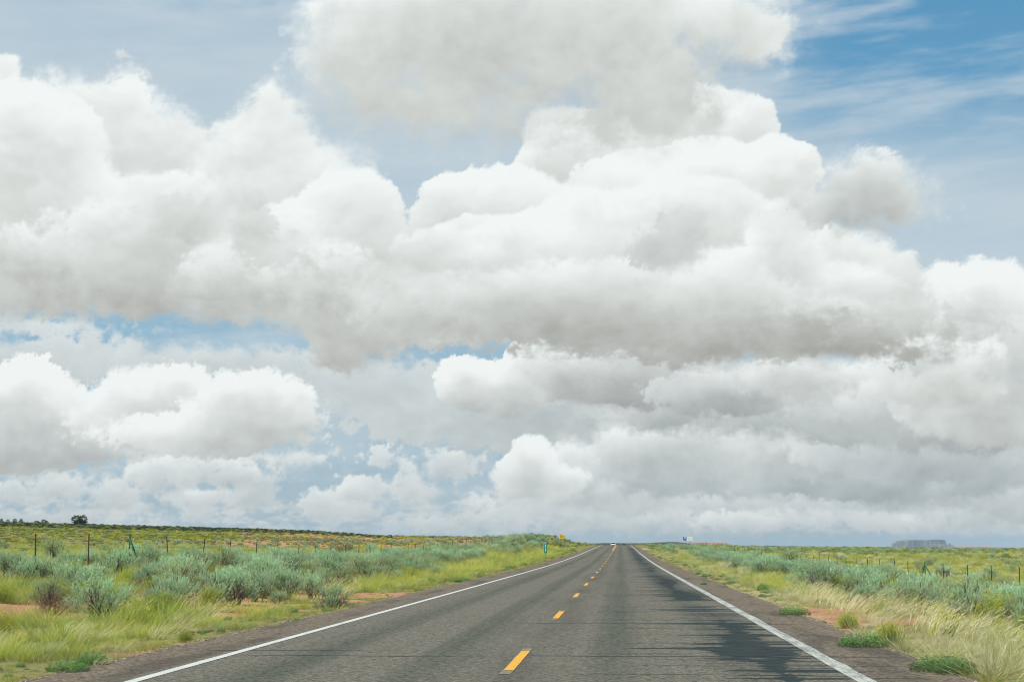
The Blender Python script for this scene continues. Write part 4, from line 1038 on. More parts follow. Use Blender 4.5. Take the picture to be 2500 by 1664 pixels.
for (px_, py_, s_, md, lab) in [(2195, 1590, 1.35, 0, "pale fluffy bunchgrass tuft on the gravel edge right of the yellow-tinged rabbitbrush"),
                            (2295, 1612, 1.45, 1, "pale fluffy bunchgrass tuft just above the largest green weed"),
                            (2350, 1600, 1.3, 0, "fluffy bunchgrass tuft behind the largest green weed"),
                            (2420, 1660, 1.8, 1, "biggest pale bunchgrass clump at the bottom right corner"),
                            (2470, 1650, 1.7, 0, "outermost pale bunchgrass clump at the bottom right corner"),
                            (2385, 1475, 1.1, 3, "tall single spray of straw plumes above the right field"),
                            (2300, 1430, 1.0, 3, "straw plumes in front of the lone twiggy sagebrush on the right"),
                            (1925, 1490, .9, 0, "small pale tuft where the right verge grass meets the shoulder"),
                            (2075, 1556, 1.1, 0, "pale tuft between the olive rabbitbrush and the dark pair"),
                            (380, 1585, .6, 2, "straw plumes leaning over the left pavement edge"),
                            (300, 1530, .7, 3, "tall straw plumes in the left verge grass")]:
    x_, y_ = ground_at(px_, py_)
    if abs(x_) < 5.0: x_ = math.copysign(5.0, x_)
    bunch(x_, y_, s_, md, lab)
# low olive rabbitbrush over the open right verge
rx_, ry_ = jitter_grid(8.2, 15, 19, 75, 1.05)
k = inview(rx_, ry_, 0, 60) & (RG.random(len(rx_)) < np.where(ry_ < 36, .5, .18)); rx_, ry_ = rx_[k], ry_[k]
k = np.ones(len(rx_), bool)
for i in range(len(rx_)):
    d_ = min(np.min(np.hypot(sx-rx_[i], sy-ry_[i])), 9); k[i] = d_ > .55
rx_, ry_ = rx_[k], ry_[k]
for i in range(len(rx_)):
    md = int(RG.choice([0, 1, 2, 2, 2, 2])); nm = ("bright yellow-flowered", "partly yellow-flowered", "flowerless olive")[md]
    thing_plant("rabbitbrush", RB[md], float(rx_[i]), float(ry_[i]), float(RG.uniform(.7, 1.25)), "%s rabbitbrush in the right verge %s" % (nm, "in front of the sagebrush stand" if ry_[i] < 36 else "among the sagebrush stand"), "rabbitbrush on the verges")
rx_, ry_ = jitter_grid(-16, -6.2, 24, 75, 1.7)
k = inview(rx_, ry_, 0, 60) & (RG.random(len(rx_)) < .30); rx_, ry_ = rx_[k], ry_[k]
for i in range(len(rx_)):
    md = int(RG.choice([1, 2, 2, 2])); nm = ("", "partly yellow-flowered", "flowerless olive")[md]
    thing_plant("rabbitbrush", RB[md], float(rx_[i]), float(ry_[i]), float(RG.uniform(.6, 1.1)), "%s rabbitbrush between sagebrush left of the road, %s" % (nm, "closer part" if ry_[i] < 45 else "farther part"), "rabbitbrush on the verges")
nb_ = 0
while nb_ < 46:
    y_ = float(RG.uniform(17, 42)); x_ = float(RG.uniform(5.2, 6.7)) if RG.random() < .9 else -float(RG.uniform(5.4, 7.0))
    if not inview(np.array([x_]), np.array([y_]), 0, 0)[0]: continue
    md = int(RG.choice([2, 3, 2, 3, 0]))
    bunch(x_, y_, float(RG.uniform(.55, .9)), md, "wind-bowed straw plume grass in the %s verge strip, %s" % ("right" if x_ > 0 else "left", "closest part" if y_ < 28 else "farther part"))
    nb_ += 1
for (px_, py_, s_, lab) in [(130, 1500, 1.0, "grey-brown dead brush with bare twigs on red sand at far left"), (330, 1440, .7, "bare brown dead brush below the left sagebrush stand"),
                           (560, 1375, .9, "brown dead brush inside the left sagebrush stand"), (790, 1425, .8, "brown twiggy dead brush behind the lone roadside sagebrush"),
                           (1650, 1352, 1.1, "reddish-brown dead brush at the foot of the blue and white sign"), (1412, 1330, 1.5, "dark brown round bush on the mound beside the yellow pennant sign")]:
    x_, y_ = ground_at(px_, py_)
    put_plant("dead_brush", (("twigs", DD[0]),), x_, y_, s_, float(RG.uniform(0, 6)), lab, "dead bush", "dead brush among the live shrubs")
# sunflower spots and white blossoms on the left verge
# ---- far plain scrub
FB = [farblob(601, 'rabbit'), farblob(602, 'rabbit', 110), farblob(603, 'flower', 90, .45, .45), farblob(604, 'sage', 120), farblob(605, 'dead', 80, .45, .4), farblob(606, 'juniper', 150, .6, .7), farblob(607, 'straw', 90, .5, .35, s=.15)]
def scrub(y0, y1, step, s0, name, lab):
    x, y = jitter_grid(-y1*.62 - 12, y1*.46 + 12, y0, y1, step)
    r_ = np.hypot(x, y); px = pxof(x, y)
    k = inview(x, y, 30) & (np.abs(x-road_c(y)) > 6.5) & ((np.abs(x) > 16) | (y > 130))
    x, y, px, r_ = x[k], y[k], px[k], r_[k]
    n = cn(x, y, 841, .018, 4); n2 = cn(x, y, 842, .12, 3); n3 = cn(x, y*.35, 843, .03, 3)
    red = sst(r_, 190, 270)*sst(px, 450, 900)*sst(-px, -1330, -1230)
    dens = np.clip(.50 + n*1.0 - red*.12, .12, 1)
    k = RG.random(len(x)) < dens; x, y, px, r_, n, n2, n3, red = (q[k] for q in (x, y, px, r_, n, n2, n3, red))
    idx = RG.integers(0, 2, len(x)); rr = RG.random(len(x))
    idx = np.where(rr < .30 + n3*.7 + red*.15, 2, idx)
    idx = np.where((rr > .88 - .12*(n2 > .1)) & (idx != 2), 3, idx)
    idx = np.where((rr > .90 - red*.25 - .12*(x < 0)), 4, idx)
    idx = np.where((x < 0) & (RG.random(len(x)) < .16), 2, idx)
    idx = np.where((x > 0) & (RG.random(len(x)) < .12 + .35*(n > .1)), 6, idx)
    dark = (r_ > 570) & (px < 960); idx = np.where(dark & (RG.random(len(x)) < .6), 5, idx)
    s = s0*RG.uniform(.45, 1.1, len(x)) * np.where(dark, .8, 1)
    P_ = np.stack([x, y, H(x, y)-.05], 1)
    print(name, len(x))
    return scatter(name, P_, RG.uniform(0, 6.28, len(x)), np.stack([s*1.15, s*1.15, s], 1), idx, FB, lab)
scrub(60, 180, 1.35, .85, "field_scrub", "green and yellow-flowered scrub over the fenced fields")
scrub(180, 420, 2.1, 1.15, "plain_scrub", "yellow, olive and red-brown scrub on the far plain")
scrub(420, 1150, 4.3, 1.9, "ridge_scrub", "dark scrub along the far ridge and plain")
# ------------------------------------------------------------------ small builders
class Q:
    """boxes, bars, lathes and prisms gathered into one mesh"""
    def __init__(s): s.v = []; s.f = []
    def _a(s, V_, F_): b = len(s.v); s.v += [tuple(v) for v in V_]; s.f += [tuple(i+b for i in f) for f in F_]
    def box(s, c, d, rot=None):
        hx_, hy_, hz_ = d[0]/2, d[1]/2, d[2]/2
        V_ = [Vector((x*hx_, y*hy_, z*hz_)) for x in (-1, 1) for y in (-1, 1) for z in (-1, 1)]
        if rot: V_ = [rot @ v for v in V_]
        s._a([v + Vector(c) for v in V_], [(0, 1, 3, 2), (4, 6, 7, 5), (0, 4, 5, 1), (2, 3, 7, 6), (0, 2, 6, 4), (1, 5, 7, 3)])
    def bar(s, a, b, r, n=6):
        a, b = Vector(a), Vector(b); ax = (b-a).normalized(); u = ax.orthogonal().normalized(); w = ax.cross(u)
        V_ = [p + (u*math.cos(2*math.pi*k/n) + w*math.sin(2*math.pi*k/n))*r for p in (a, b) for k in range(n)]
        s._a(V_, [(k, (k+1) % n, n+(k+1) % n, n+k) for k in range(n)] + [tuple(range(n))[::-1], tuple(range(n, 2*n))])
    def prism(s, pts, y0, y1):
        """outline in x,z extruded along y"""
        n = len(pts); V_ = [(x, y0, z) for x, z in pts] + [(x, y1, z) for x, z in pts]
        s._a(V_, [tuple(range(n)), tuple(range(n, 2*n))[::-1]] + [(k, n+k, n+(k+1) % n, (k+1) % n) for k in range(n)])
    def me(s, name, mat, smooth=False): return mesh(name, s.v, s.f, mat, smooth)
def thing(name, label, cat, loc, rz=0.0, group=None):
    o = bpy.data.objects.new(name, None); COL.objects.link(o); o.location = loc; o.rotation_euler = (0, 0, rz); o.empty_display_size = .2
    return tag(o, label, cat, group)
def text_mesh(s_, size, mat, name="lettering", sx_=1.0, depth=.002, bold=0.0):
    cu_ = bpy.data.curves.new(name, 'FONT'); cu_.body = s_; cu_.size = size; cu_.align_x = 'CENTER'; cu_.align_y = 'CENTER'; cu_.extrude = depth; cu_.offset = bold
    to = bpy.data.objects.new(name, cu_); COL.objects.link(to); bpy.context.view_layer.update()
    me = bpy.data.meshes.new_from_object(to.evaluated_get(bpy.context.evaluated_depsgraph_get()))
    bpy.data.objects.remove(to); me.materials.clear(); me.materials.append(mat)
    me.transform(Matrix.Rotation(math.pi/2, 4, 'X') @ Matrix.Scale(sx_, 4, (1, 0, 0))); me.name = name
    return me
m_steel = plain("galvanised_steel", (.33, .34, .33), .45, .5, .6); m_post = plain("rusty_post_steel", (.060, .042, .032), .8, .2)
m_greenp = plain("green_post_paint", (.02, .16, .10), .6, .4); m_wire = plain("fence_wire", (.16, .14, .12), .5, .5, .7)
m_yel = plain("sign_yellow", (.95, .60, .005), .45, .4, 0, .04); m_blk = plain("sign_black", (.012, .012, .012), .5, .3, 0, .1)
m_grn = plain("sign_green", (.0, .22, .16), .45, .4, 0, .06); m_wht = plain("sign_white", (.86, .88, .88), .45, .4, 0, .03)
m_blu = plain("sign_blue", (.008, .10, .36), .45, .4, 0, .06); m_gry = plain("sign_grey_marks", (.36, .40, .43), .5, .3, 0, .1)
m_back = plain("sign_back", (.40, .41, .41), .5, .5, .5)

# ------------------------------------------------------------------ wire fences
def fence(xf, ys, label, brace, group=None):
    root = thing("wire_fence", label, "fence", (xf, ys[0], Hs(xf, ys[0])))
    rg = np.random.default_rng(int(abs(xf)*10)); x0, y0_, z0 = root.location
    q = Q(); q.box((0, 0, .66), (.034, .028, 1.42)); q.box((0, .018, .66), (.010, .02, 1.40)); q.box((0, 0, 1.36), (.04, .04, .03)); pm = q.me("fence_post", m_post)
    tops = []
    for i, y in enumerate(ys):
        z = Hs(xf, y) - (.65*min(1, max(0, (y-200)/60)) if xf < 0 else 0); o = obj("post", pm, root, (0, y-y0_, z-z0), (float(rg.normal()*.035), float(rg.normal()*.04), 0)); tops.append((0, y-y0_, z-z0))
        if i in brace:
            q = Q(); q.bar((0, 0, -.1), (0, 0, 1.42), .032, 8); q.bar((.0, 0, 1.25), (.0, 1.7, 0), .03, 6); q.bar((.0, 0, 1.25), (.55, -.5, 0), .03, 6); q.bar((0, 1.7, -.1), (0, 1.7, .15), .04, 6)
            o.data = q.me("brace_post", m_greenp); o.name = "brace_post"; o['label'] = "green steel corner post with sloping braces"; o.rotation_euler = (0, 0, 0)
    for h in (.38, .66, .94, 1.22):
        q = Q()
        for a_, b_ in zip(tops[:-1], tops[1:]):
            q.bar((a_[0], a_[1], a_[2]+h), (b_[0], b_[1], b_[2]+h), .0028, 3)
        obj("wire", q.me("wire", m_wire), root)
    return root
lys = np.concatenate([[24, 29, 33.5, 38, 42.5], [47, 51.8, 56.2, 61.2, 66.2], np.arange(71, 372, 5.05)])
fence(-16.9, [float(v) for v in lys], "barbed wire fence on thin dark posts left of the road", (7,))
rys = np.concatenate([[58, 63, 68, 72.9, 78, 83.5, 88.6], np.arange(93.7, 400, 5.05)])
fence(18.25, [float(v) for v in rys], "barbed wire fence on thin dark posts right of the road", (6,))

# ------------------------------------------------------------------ signs
y_ = 118.0; x_ = at_x(1331.5, y_); z_ = Hs(x_, y_)
r_ = thing("mile_marker", "narrow green mile marker sign with white 317 left of the road", "sign", (x_, y_, z_), .02)
zt = EYE + (1330-1323.5)/F*y_ - z_
def rrect(w, h, r, n=5):
    P_ = []
    for cx_, cz_, a0 in ((w/2-r, h/2-r, 0), (-w/2+r, h/2-r, 90), (-w/2+r, -h/2+r, 180), (w/2-r, -h/2+r, 270)):
        for k in range(n+1):
            a = math.radians(a0 + 90*k/n); P_.append((cx_ + r*math.cos(a), cz_ + r*math.sin(a)))
    return P_
q = Q(); q.prism([(x, z + zt-.40) for x, z in rrect(.22, .78, .04)], -.004, .002); obj("panel", q.me("marker_panel", m_grn), r_)
q = Q(); q.prism([(x, z + zt-.40) for x, z in rrect(.235, .795, .045)], .0025, .005); obj("border", q.me("marker_border", m_wht), r_)
for s_, dz_, sz in (("MILE", .085, .085), ("3", .255, .23), ("1", .45, .23), ("7", .645, .23)):
    obj("lettering", text_mesh(s_, sz, m_wht, bold=.004 if len(s_) == 1 else .001), r_, (0, -.007, zt-dz_))
q = Q(); q.box((0, .03, zt/2-.1), (.05, .03, zt+.1)); obj("post", q.me("marker_post", m_steel), r_)

y_ = 244.0; x_ = at_x(1374.5, y_); z_ = Hs(x_, y_)
r_ = thing("no_passing_sign", "yellow pennant sign on two posts left of the road pointing right", "sign", (x_, y_, z_), 0)
zc = EYE + (1330-1309.0)/F*y_ - z_; L0 = at_x(1366.0, y_) - x_; L1 = at_x(1382.0, y_) - x_; hh = .46
q = Q(); q.prism([(L0, zc+hh), (L0, zc-hh), (L1, zc-.03), (L1+.02, zc), (L1, zc+.03)], -.004, .004); obj("panel", q.me("pennant_panel", m_yel), r_)
q = Q()
for a_, b_ in (((L0+.04, zc+hh-.07), (L0+.04, zc-hh+.07)), ((L0+.04, zc+hh-.07), (L1-.08, zc)), ((L0+.04, zc-hh+.07), (L1-.08, zc))):
    q.bar((a_[0], -.006, a_[1]), (b_[0], -.006, b_[1]), .007, 4)
obj("border", q.me("pennant_border", m_blk), r_)
for s_, dz_, sz, cxo in (("NO", .16, .15, .24), ("PASSING", .0, .15, .40), ("ZONE", -.16, .15, .27)):
    obj("lettering", text_mesh(s_, sz, m_blk, bold=.003), r_, (L0+cxo, -.008, zc+dz_))
for px_, top in ((1369.4, zc-.1), (1379.3, zc+.02)):
    xx = at_x(px_, y_) - x_; q = Q(); q.box((xx, .035, top/2-.1), (.075, .055, top+.2)); obj("post", q.me("pennant_post", m_post), r_)

y_ = 230.0; x_ = at_x(1680, y_); z_ = Hs(x_, y_)
r_ = thing("highway_sign", "blue and white information sign on two posts right of the road", "sign", (x_, y_, z_), 0)
za, zb_ = EYE + (1330-1319.8)/F*y_ - z_, EYE + (1330-1310.0)/F*y_ - z_
xa, xm, xb = (at_x(v, y_) - x_ for v in (1668.0, 1676.6, 1691.0)); zm = (za+zb_)/2; hh = (zb_-za)
q = Q(); q.prism([(x + (xa+xm)/2, z+zm) for x, z in rrect(xm-xa-.02, hh, .03)], -.004, .004); obj("blue_panel", q.me("blue_panel", m_blu), r_)
q = Q(); q.prism([(x + (xb+xm)/2, z+zm) for x, z in rrect(xb-xm-.02, hh, .03)], -.004, .004); obj("white_panel", q.me("white_panel", m_wht), r_)
q = Q(); w_ = xm-xa
q.prism([(xa+w_*.34, zm+hh*.46), (xa+w_*.66, zm+hh*.46), (xa+w_*.60, zm+hh*.12), (xa+w_*.92, zm+hh*.10), (xa+w_*.90, zm-.02*hh), (xa+w_*.42, zm+.02*hh)], -.010, -.0045)
q.prism([(xa+.02, zm-hh*.44), (xm-.03, zm-hh*.44), (xm-.03, zm-hh*.40), (xa+.02, zm-hh*.40)], -.010, -.0045)
q.prism([(xa+w_*.08, zm-hh*.28), (xa+w_*.5, zm-hh*.36), (xa+w_*.5, zm-hh*.30), (xa+w_*.08, zm-hh*.22)], -.010, -.0045)
obj("pictogram", q.me("sign_pictogram", m_wht), r_)
q = Q(); w2 = xb-xm
for f0, f1, zz_ in ((.08, .40, .25), (.48, .88, .27), (.12, .34, .02), (.42, .70, .0), (.60, .92, -.22), (.15, .50, -.24)):
    q.prism([(xm+w2*f0, zm+hh*(zz_-.05)), (xm+w2*f1, zm+hh*(zz_-.05)), (xm+w2*f1, zm+hh*(zz_+.06)), (xm+w2*f0, zm+hh*(zz_+.06))], -.010, -.0045)
obj("text_lines", q.me("sign_text_lines", m_gry), r_)
for px_ in (1674.6, 1686.5):
    xx = at_x(px_, y_) - x_; q = Q(); q.box((xx, .04, (za+.3)/2-.1), (.065, .05, za+.5)); obj("post", q.me("sign_post", m_steel), r_)

# ------------------------------------------------------------------ cars on the crest
m_glass = plain("car_glass", (.012, .016, .02), .08, .8, 0, .05); m_tyre = plain("tyre", (.02, .02, .02), .8, .2); m_rim = plain("rim", (.5, .5, .5), .3, .5, .8)
m_lamp = plain("headlight_lens", (.75, .78, .8), .15, .7); m_trim = plain("black_trim", (.02, .02, .022), .5, .4); m_red = plain("tail_lamp", (.45, .02, .015), .2, .6)
def car(label, loc, rz, paint, Hc=1.66, Wc=1.86, Lc=4.7):
    """front faces -Y"""
    root = thing("car", label, "car", loc, rz, None)
    # side profile (y, z) of lower body and of greenhouse
    lo = [(-2.35, .42), (-2.33, .78), (-2.22, .93), (-1.25, 1.06), (1.95, 1.08), (2.30, 1.0), (2.35, .55), (2.25, .32), (-2.2, .30)]
    up = [(-1.25, 1.05), (-.50, Hc-.06), (-.20, Hc), (1.55, Hc-.02), (1.95, Hc-.14), (2.2, 1.05)]
    def slab(pts, w0, w1, zlo, zhi, name, mat):
        V_ = []; 
        for s_ in (-1, 1):
            for y, z in pts:
                f_ = (z-zlo)/(zhi-zlo); w = w0 + (w1-w0)*max(0, min(1, f_)); e = 1 - .10*max(0, (abs(y)-1.6)/.8)
                V_.append((s_*w/2*e, y*Lc/4.7, z))
        n = len(pts); Fc = [tuple(range(n)), tuple(range(n, 2*n))[::-1]] + [(k, n+k, n+(k+1) % n, (k+1) % n) for k in range(n)]
        me = mesh(name, V_, Fc, mat); bmx = __import__('bmesh').new(); bmx.from_mesh(me)
        __import__('bmesh').ops.bevel(bmx, geom=bmx.edges[:], offset=.05, segments=2, affect='EDGES', profile=.6); __import__('bmesh').ops.recalc_face_normals(bmx, faces=bmx.faces[:]); bmx.to_mesh(me); bmx.free()
        me.polygons.foreach_set('use_smooth', [True]*len(me.polygons)); return me
    body = obj("body", slab(lo, Wc, Wc*.97, .3, 1.08, "car_body", paint), root)
    obj("cabin", slab(up, Wc*.93, Wc*.74, 1.05, Hc, "car_cabin", paint), root)
    q = Q()                                                       # windscreen and windows, proud of the cabin skin
    def quad(pts):
        b = len(q.v); q.v += pts; q.f.append(tuple(range(b, b+len(pts))))
    s_ = Lc/4.7
    wf0, wf1 = Wc*.90/2, Wc*.72/2
    quad([(-wf0, -1.20*s_-.03, 1.10), (wf0, -1.20*s_-.03, 1.10), (wf1, -.55*s_-.03, Hc-.10), (-wf1, -.55*s_-.03, Hc-.10)])
    quad([(-wf0, 2.20*s_+.01, 1.10), (-wf1, 1.97*s_+.02, Hc-.20), (wf1, 1.97*s_+.02, Hc-.20), (wf0, 2.20*s_+.01, 1.10)])
    wnd = obj("windscreen", q.me("car_windscreen", m_glass), root)
    q = Q()
    for sd in (-1, 1):
        for ya, yb, yc, yd in ((-.95, -.45, .45, .45), (.55, .55, 1.5, 1.7)):
            q.v += [(sd*(Wc*.925/2+.006), ya*s_, 1.12), (sd*(Wc*.76/2+.012), yb*s_, Hc-.13), (sd*(Wc*.76/2+.012), yc*s_, Hc-.13), (sd*(Wc*.925/2+.006), yd*s_, 1.12)]
            q.f.append(tuple(range(len(q.v)-4, len(q.v))))
    obj("side_windows", q.me("car_side_windows", m_glass), root)
    q = Q(); q.prism(rrect(.95, .22, .05), -2.37*s_, -2.30*s_); me = q.me("car_grille", m_trim); me.transform(Matrix.Translation((0, -.01, .70))); obj("grille", me, root)
    q = Q(); q.box((0, -2.36*s_, .42), (Wc*.86, .10, .16)); obj("bumper", q.me("car_bumper", m_trim), root)
    for sd in (-1, 1):
        q = Q(); q.prism(rrect(.38, .16, .05), -2.33*s_, -2.24*s_); me = q.me("car_headlight", m_lamp); me.transform(Matrix.Translation((sd*Wc*.37, -.02, .80))); obj("headlight", me, root)
        q = Q(); q.prism(rrect(.22, .34, .05), 2.26*s_, 2.345*s_); me = q.me("car_tail_lamp", m_red); me.transform(Matrix.Translation((sd*Wc*.41, .015, .88))); obj("tail_lamp", me, root)
        q = Q(); q.box((sd*(Wc/2+.09), -.95*s_, 1.16), (.20, .10, .15)); obj("mirror", q.me("car_mirror", paint), root)
        for yy in (-1.45, 1.40):
            q = Q(); q.bar((sd*(Wc/2-.24), yy*s_, .34), (sd*(Wc/2+.01), yy*s_, .34), .345, 20); w_ = obj("wheel", q.me("car_tyre", m_tyre), root)
            q = Q(); q.bar((sd*(Wc/2-.02), yy*s_, .34), (sd*(Wc/2+.02), yy*s_, .34), .21, 12); obj("rim", q.me("car_rim", m_rim), w_)
    return root
pw = plain("white_car_paint", (.80, .82, .84), .25, .6, 0, .03); pd = plain("dark_car_paint", (.02, .025, .035), .25, .6, 0, .05)
y_ = 585.0; x_ = at_x(1497.0, y_); car("white car coming over the crest in the oncoming lane", (x_, y_, float(road_z(y_))), 0.0, pw)
y_ = 900.0; x_ = at_x(1524.0, y_); car("dark car driving away over the crest, only its roof in sight", (x_, y_, EYE + (1330-1326.9)/F*y_ - 1.46), math.pi, pd, 1.46)

# ------------------------------------------------------------------ juniper trees on the ridge
def juniper(px, ptop, pbase, wpx, label, y=880.0, lobes=None, seed=1, group="junipers on the left ridge"):
    x = at_x(px, y); y2 = y; z0 = min(Hs(x, y2), EYE + (1330-pbase)/F*y2); h = (1330-ptop)/F*y2 + EYE - z0; w = wpx/F*y2
    root = thing("juniper_tree", label, "tree", (x, y2, z0), 0, group); rg = np.random.default_rng(seed)
    tr_ = B(); k = 5; a = rg.random(k)*6.28
    tops = np.stack([np.cos(a)*w*.22, np.sin(a)*w*.22, np.full(k, h*.55)], 1)
    tubes(tr_, rg, np.zeros((k, 3)) - [0, 0, .3], tops, h*.045, h*.02, .12, 4, 6)
    s0 = tops[rg.integers(0, k, 14)]*rg.uniform(.5, 1, 14)[:, None]; tubes(tr_, rg, s0, s0 + unit(rg.normal(size=(14, 3)) + [0, 0, .5])*w*.2, h*.015, h*.006, .1, 3, 4)
    me = tr_.me("juniper_trunk", M['bark']); obj("trunk", me, root)
    cr = B(); lobes = lobes or [(0, .55, .48, .48)]
    for lx, lz, rx, rz in lobes:
        n = int(900*rx*2); dd = unit(rg.normal(size=(n, 3))); f_ = fbm(dd[:, 0]*2.2+lx*9+dd[:, 1], dd[:, 2]*2.2+seed, seed, 4)
        r = rg.uniform(.35, 1, n)**.5*(1 + f_*.45)
        P_ = dd*r[:, None]*[rx*w, rx*w*.9, rz*h] + [lx*w, 0, lz*h]; P_[:, 2] = np.maximum(P_[:, 2], h*.03)
        blades(cr, rg, P_, unit(dd + rg.normal(size=(n, 3))*.5 + [0, 0, .4]), rg.uniform(.05, .10, n)*max(w, h), rg.uniform(.03, .055, n)*max(w, h), np.zeros((n, 3)), 2, .2, 1)
        cr.h[-1] = np.repeat(np.clip(P_[:, 2]/h, 0, 1), 6)
    obj("crown", cr.me("juniper_crown", M['juniper']), root)
juniper(192, 1255.5, 1278, 38, "largest round dark juniper with a gap splitting its crown", lobes=[(-.22, .52, .30, .46), (.24, .50, .26, .47), (.02, .25, .38, .25)], seed=3)
juniper(107, 1266.5, 1276.5, 17, "juniper with a stepped crown nearest the largest one", lobes=[(-.15, .6, .34, .4), (.3, .35, .25, .35)], seed=4)
juniper(87, 1270.5, 1278, 15, "low domed juniper between two taller ones on the ridge", seed=5)
juniper(49, 1265, 1274.5, 8, "thin pale juniper on the left ridge", seed=6)
juniper(34, 1264.5, 1274.5, 11, "small upright dark juniper on the left ridge", lobes=[(0, .6, .42, .4), (0, .2, .3, .3)], seed=7)
juniper(17, 1266.5, 1273.5, 10, "small flat-topped juniper near the left edge of the picture", seed=8)
juniper(1, 1264.5, 1273, 7, "juniper cut by the left edge of the picture", seed=9)

# ------------------------------------------------------------------ distant hills, mesa, spire
def rock(name, c1, c2, c3, sc=.02, spots=None):
    m, t, p = material(name, .95, .05); geo = t.nodes.new('ShaderNodeNewGeometry'); Pn = S(geo.outputs['Position'], t); X_, Y_, Z_ = sep(Pn)
    a = noise(comb(t, X_*sc, Y_*sc, Z_*sc*.25), 1.0, 6, .65); b_ = noise(comb(t, X_*sc*.3, Y_*sc*.3, Z_*sc*2), 1.0, 4, .6)
    c_ = mix(a.lin(.35, .65), c1, c2); c_ = mix(b_.ss(.52, .66)*.8, c_, c3); t.links.new(c_.k, p.inputs['Base Color'])
    return m
m_mesa = rock("mesa_rock", (.10, .10, .10), (.22, .20, .185), (.42, .37, .32), .016)
m_red = rock("red_cliff_rock", (.24, .13, .09), (.40, .24, .18), (.36, .28, .20), .05)
m_hill = rock("scrub_hill", (.055, .06, .03), (.12, .11, .055), (.20, .13, .08), .03)
def ridge(name, prof, Y, depth, mat, foot=-70, cliff=.3, nz_=.6, sd=1):
    """long landform: crest profile given by (image x, image y); rises from the plain, falls away behind"""
    xs = np.linspace(prof[0][0], prof[-1][0], max(60, int((prof[-1][0]-prof[0][0])*1.2)))
    ph = (1330 - np.interp(xs, [p[0] for p in prof], [p[1] for p in prof]))/F*Y + EYE
    X = np.array([at_x(float(v), Y) for v in xs]); m_ = Y/F
    ph = ph + fbm(xs*.12, xs*0, 900+sd, 4)*nz_*m_
    rows = [(-depth*.9, None, 0), (-depth*.35, .45, 0), (-depth*.12, .62, 1), (0, .97, 1), (depth*.1, 1.0, 0), (depth*.6, .9, 0), (depth, .3, 0), (depth*1.4, None, 0)]
    V_ = []
    for dy_, f_, _ in rows:
        fl = fbm(xs*.25, xs*0+dy_*.01, 910+sd, 4)*depth*.10
        z = np.full(len(xs), foot*1.0) if f_ is None else foot + (ph-foot)*(f_ if f_ > .9 else 1 - (1-f_)*np.clip((ph+6)/(ph.max()+6.1), .15, 1)*.35)
        if f_ is not None and f_ < .97: z = ph - (1-f_)*np.maximum(ph - EYE + 6*m_, 1)*1.2
        V_.append(np.stack([X, Y + dy_ + fl, z], 1))
    n = len(xs); V_ = np.concatenate(V_); Fq = [(r*n+i, r*n+i+1, (r+1)*n+i+1, (r+1)*n+i) for r in range(len(rows)-1) for i in range(n-1)]
    o = obj(name, mesh(name, V_, Fq, mat, False)); o['kind'] = 'structure'; return o
ridge("hill", [(1380, 1336), (1437, 1325.5), (1480, 1324.6), (1540, 1325), (1575, 1325), (1600, 1323.5), (1640, 1321.6), (1665, 1323), (1700, 1328.5), (1740, 1334)], 2600, 200, m_hill, -25, sd=2)
ridge("hill", [(1660, 1336), (1668, 1327), (1690, 1324.5), (1720, 1323.2), (1760, 1324.2), (1774, 1324.4), (1779, 1327), (1795, 1331.5), (1810, 1337)], 3600, 160, m_red, -30, sd=3)
ridge("hill", [(2330, 1342), (2352, 1336.5), (2362, 1333.5), (2395, 1333.4), (2440, 1335), (2520, 1336), (2700, 1335.5), (2760, 1345)], 4600, 300, m_red, -38, sd=4)
ridge("hill", [(1990, 1337), (2030, 1334), (2100, 1333.5), (2175, 1334.5), (2230, 1338)], 9000, 400, m_hill, -60, nz_=.2, sd=5)
def butte(name, outline, Y, mat, base=-75, label=None, top_fn=None, sd=1, flute=.03, talus=1.35):
    """outline: plan polygon (x, y) about the centre; walls fluted, a talus skirt below"""
    P_ = np.array(outline, float); n = 220; seg = np.concatenate([P_, P_[:1]]); L = np.concatenate([[0], np.cumsum(np.linalg.norm(np.diff(seg, axis=0), axis=1))])
    s_ = np.linspace(0, L[-1], n, endpoint=False); ring = np.stack([np.interp(s_, L, seg[:, 0]), np.interp(s_, L, seg[:, 1])], 1)
    fl = 1 + fbm(s_*.05, s_*0, 920+sd, 5, .6)*flute*2; ring = ring*fl[:, None]
    return ring, n
Ym = 12000.0; k_ = Ym/F
Xc = at_x(2241, Ym); half = (at_x(2303.5, Ym) - at_x(2178, Ym))/2
outl = [(-1.0, -.1), (-.86, -.42), (-.5, -.50), (-.1, -.40), (.3, -.50), (.75, -.48), (1.0, -.40), (1.0, .4), (.4, .6), (-.5, .55), (-.95, .3)]
ring, n = butte("mesa", [(a*half, b*half) for a, b in outl], Ym, None, flute=.06)
xn = ring[:, 0]/half
top = EYE + (1330 - np.interp(xn, [-1.02, -.93, -.80, -.70, -.3, .2, .97, 1.01], [1326.5, 1323.5, 1320.3, 1318.6, 1317.2, 1316.9, 1317.4, 1318.4]))*k_
lv = [(-90, 1.55), (-22, 1.16), (-14, 1.03), (-4, 1.0), (12, .985), (24, .965), (None, .955)]
V_ = []
for z_, s_ in lv:
    jj = 1 + fbm(np.arange(n)*.35, np.full(n, (z_ or 40)*.03), 931, 4)*.02
    zz_ = top if z_ is None else np.minimum(np.full(n, float(z_)), top-1)
    sx2 = np.where(ring[:, 0] > 0, 1 + (s_-1)*.35, s_) if s_ > 1 else s_
    V_.append(np.stack([Xc + ring[:, 0]*sx2*jj, Ym + ring[:, 1]*s_*jj, zz_], 1))
V_.append(np.stack([Xc + ring[:, 0]*.6, Ym + ring[:, 1]*.6, np.full(n, float(top.max())+1)], 1))
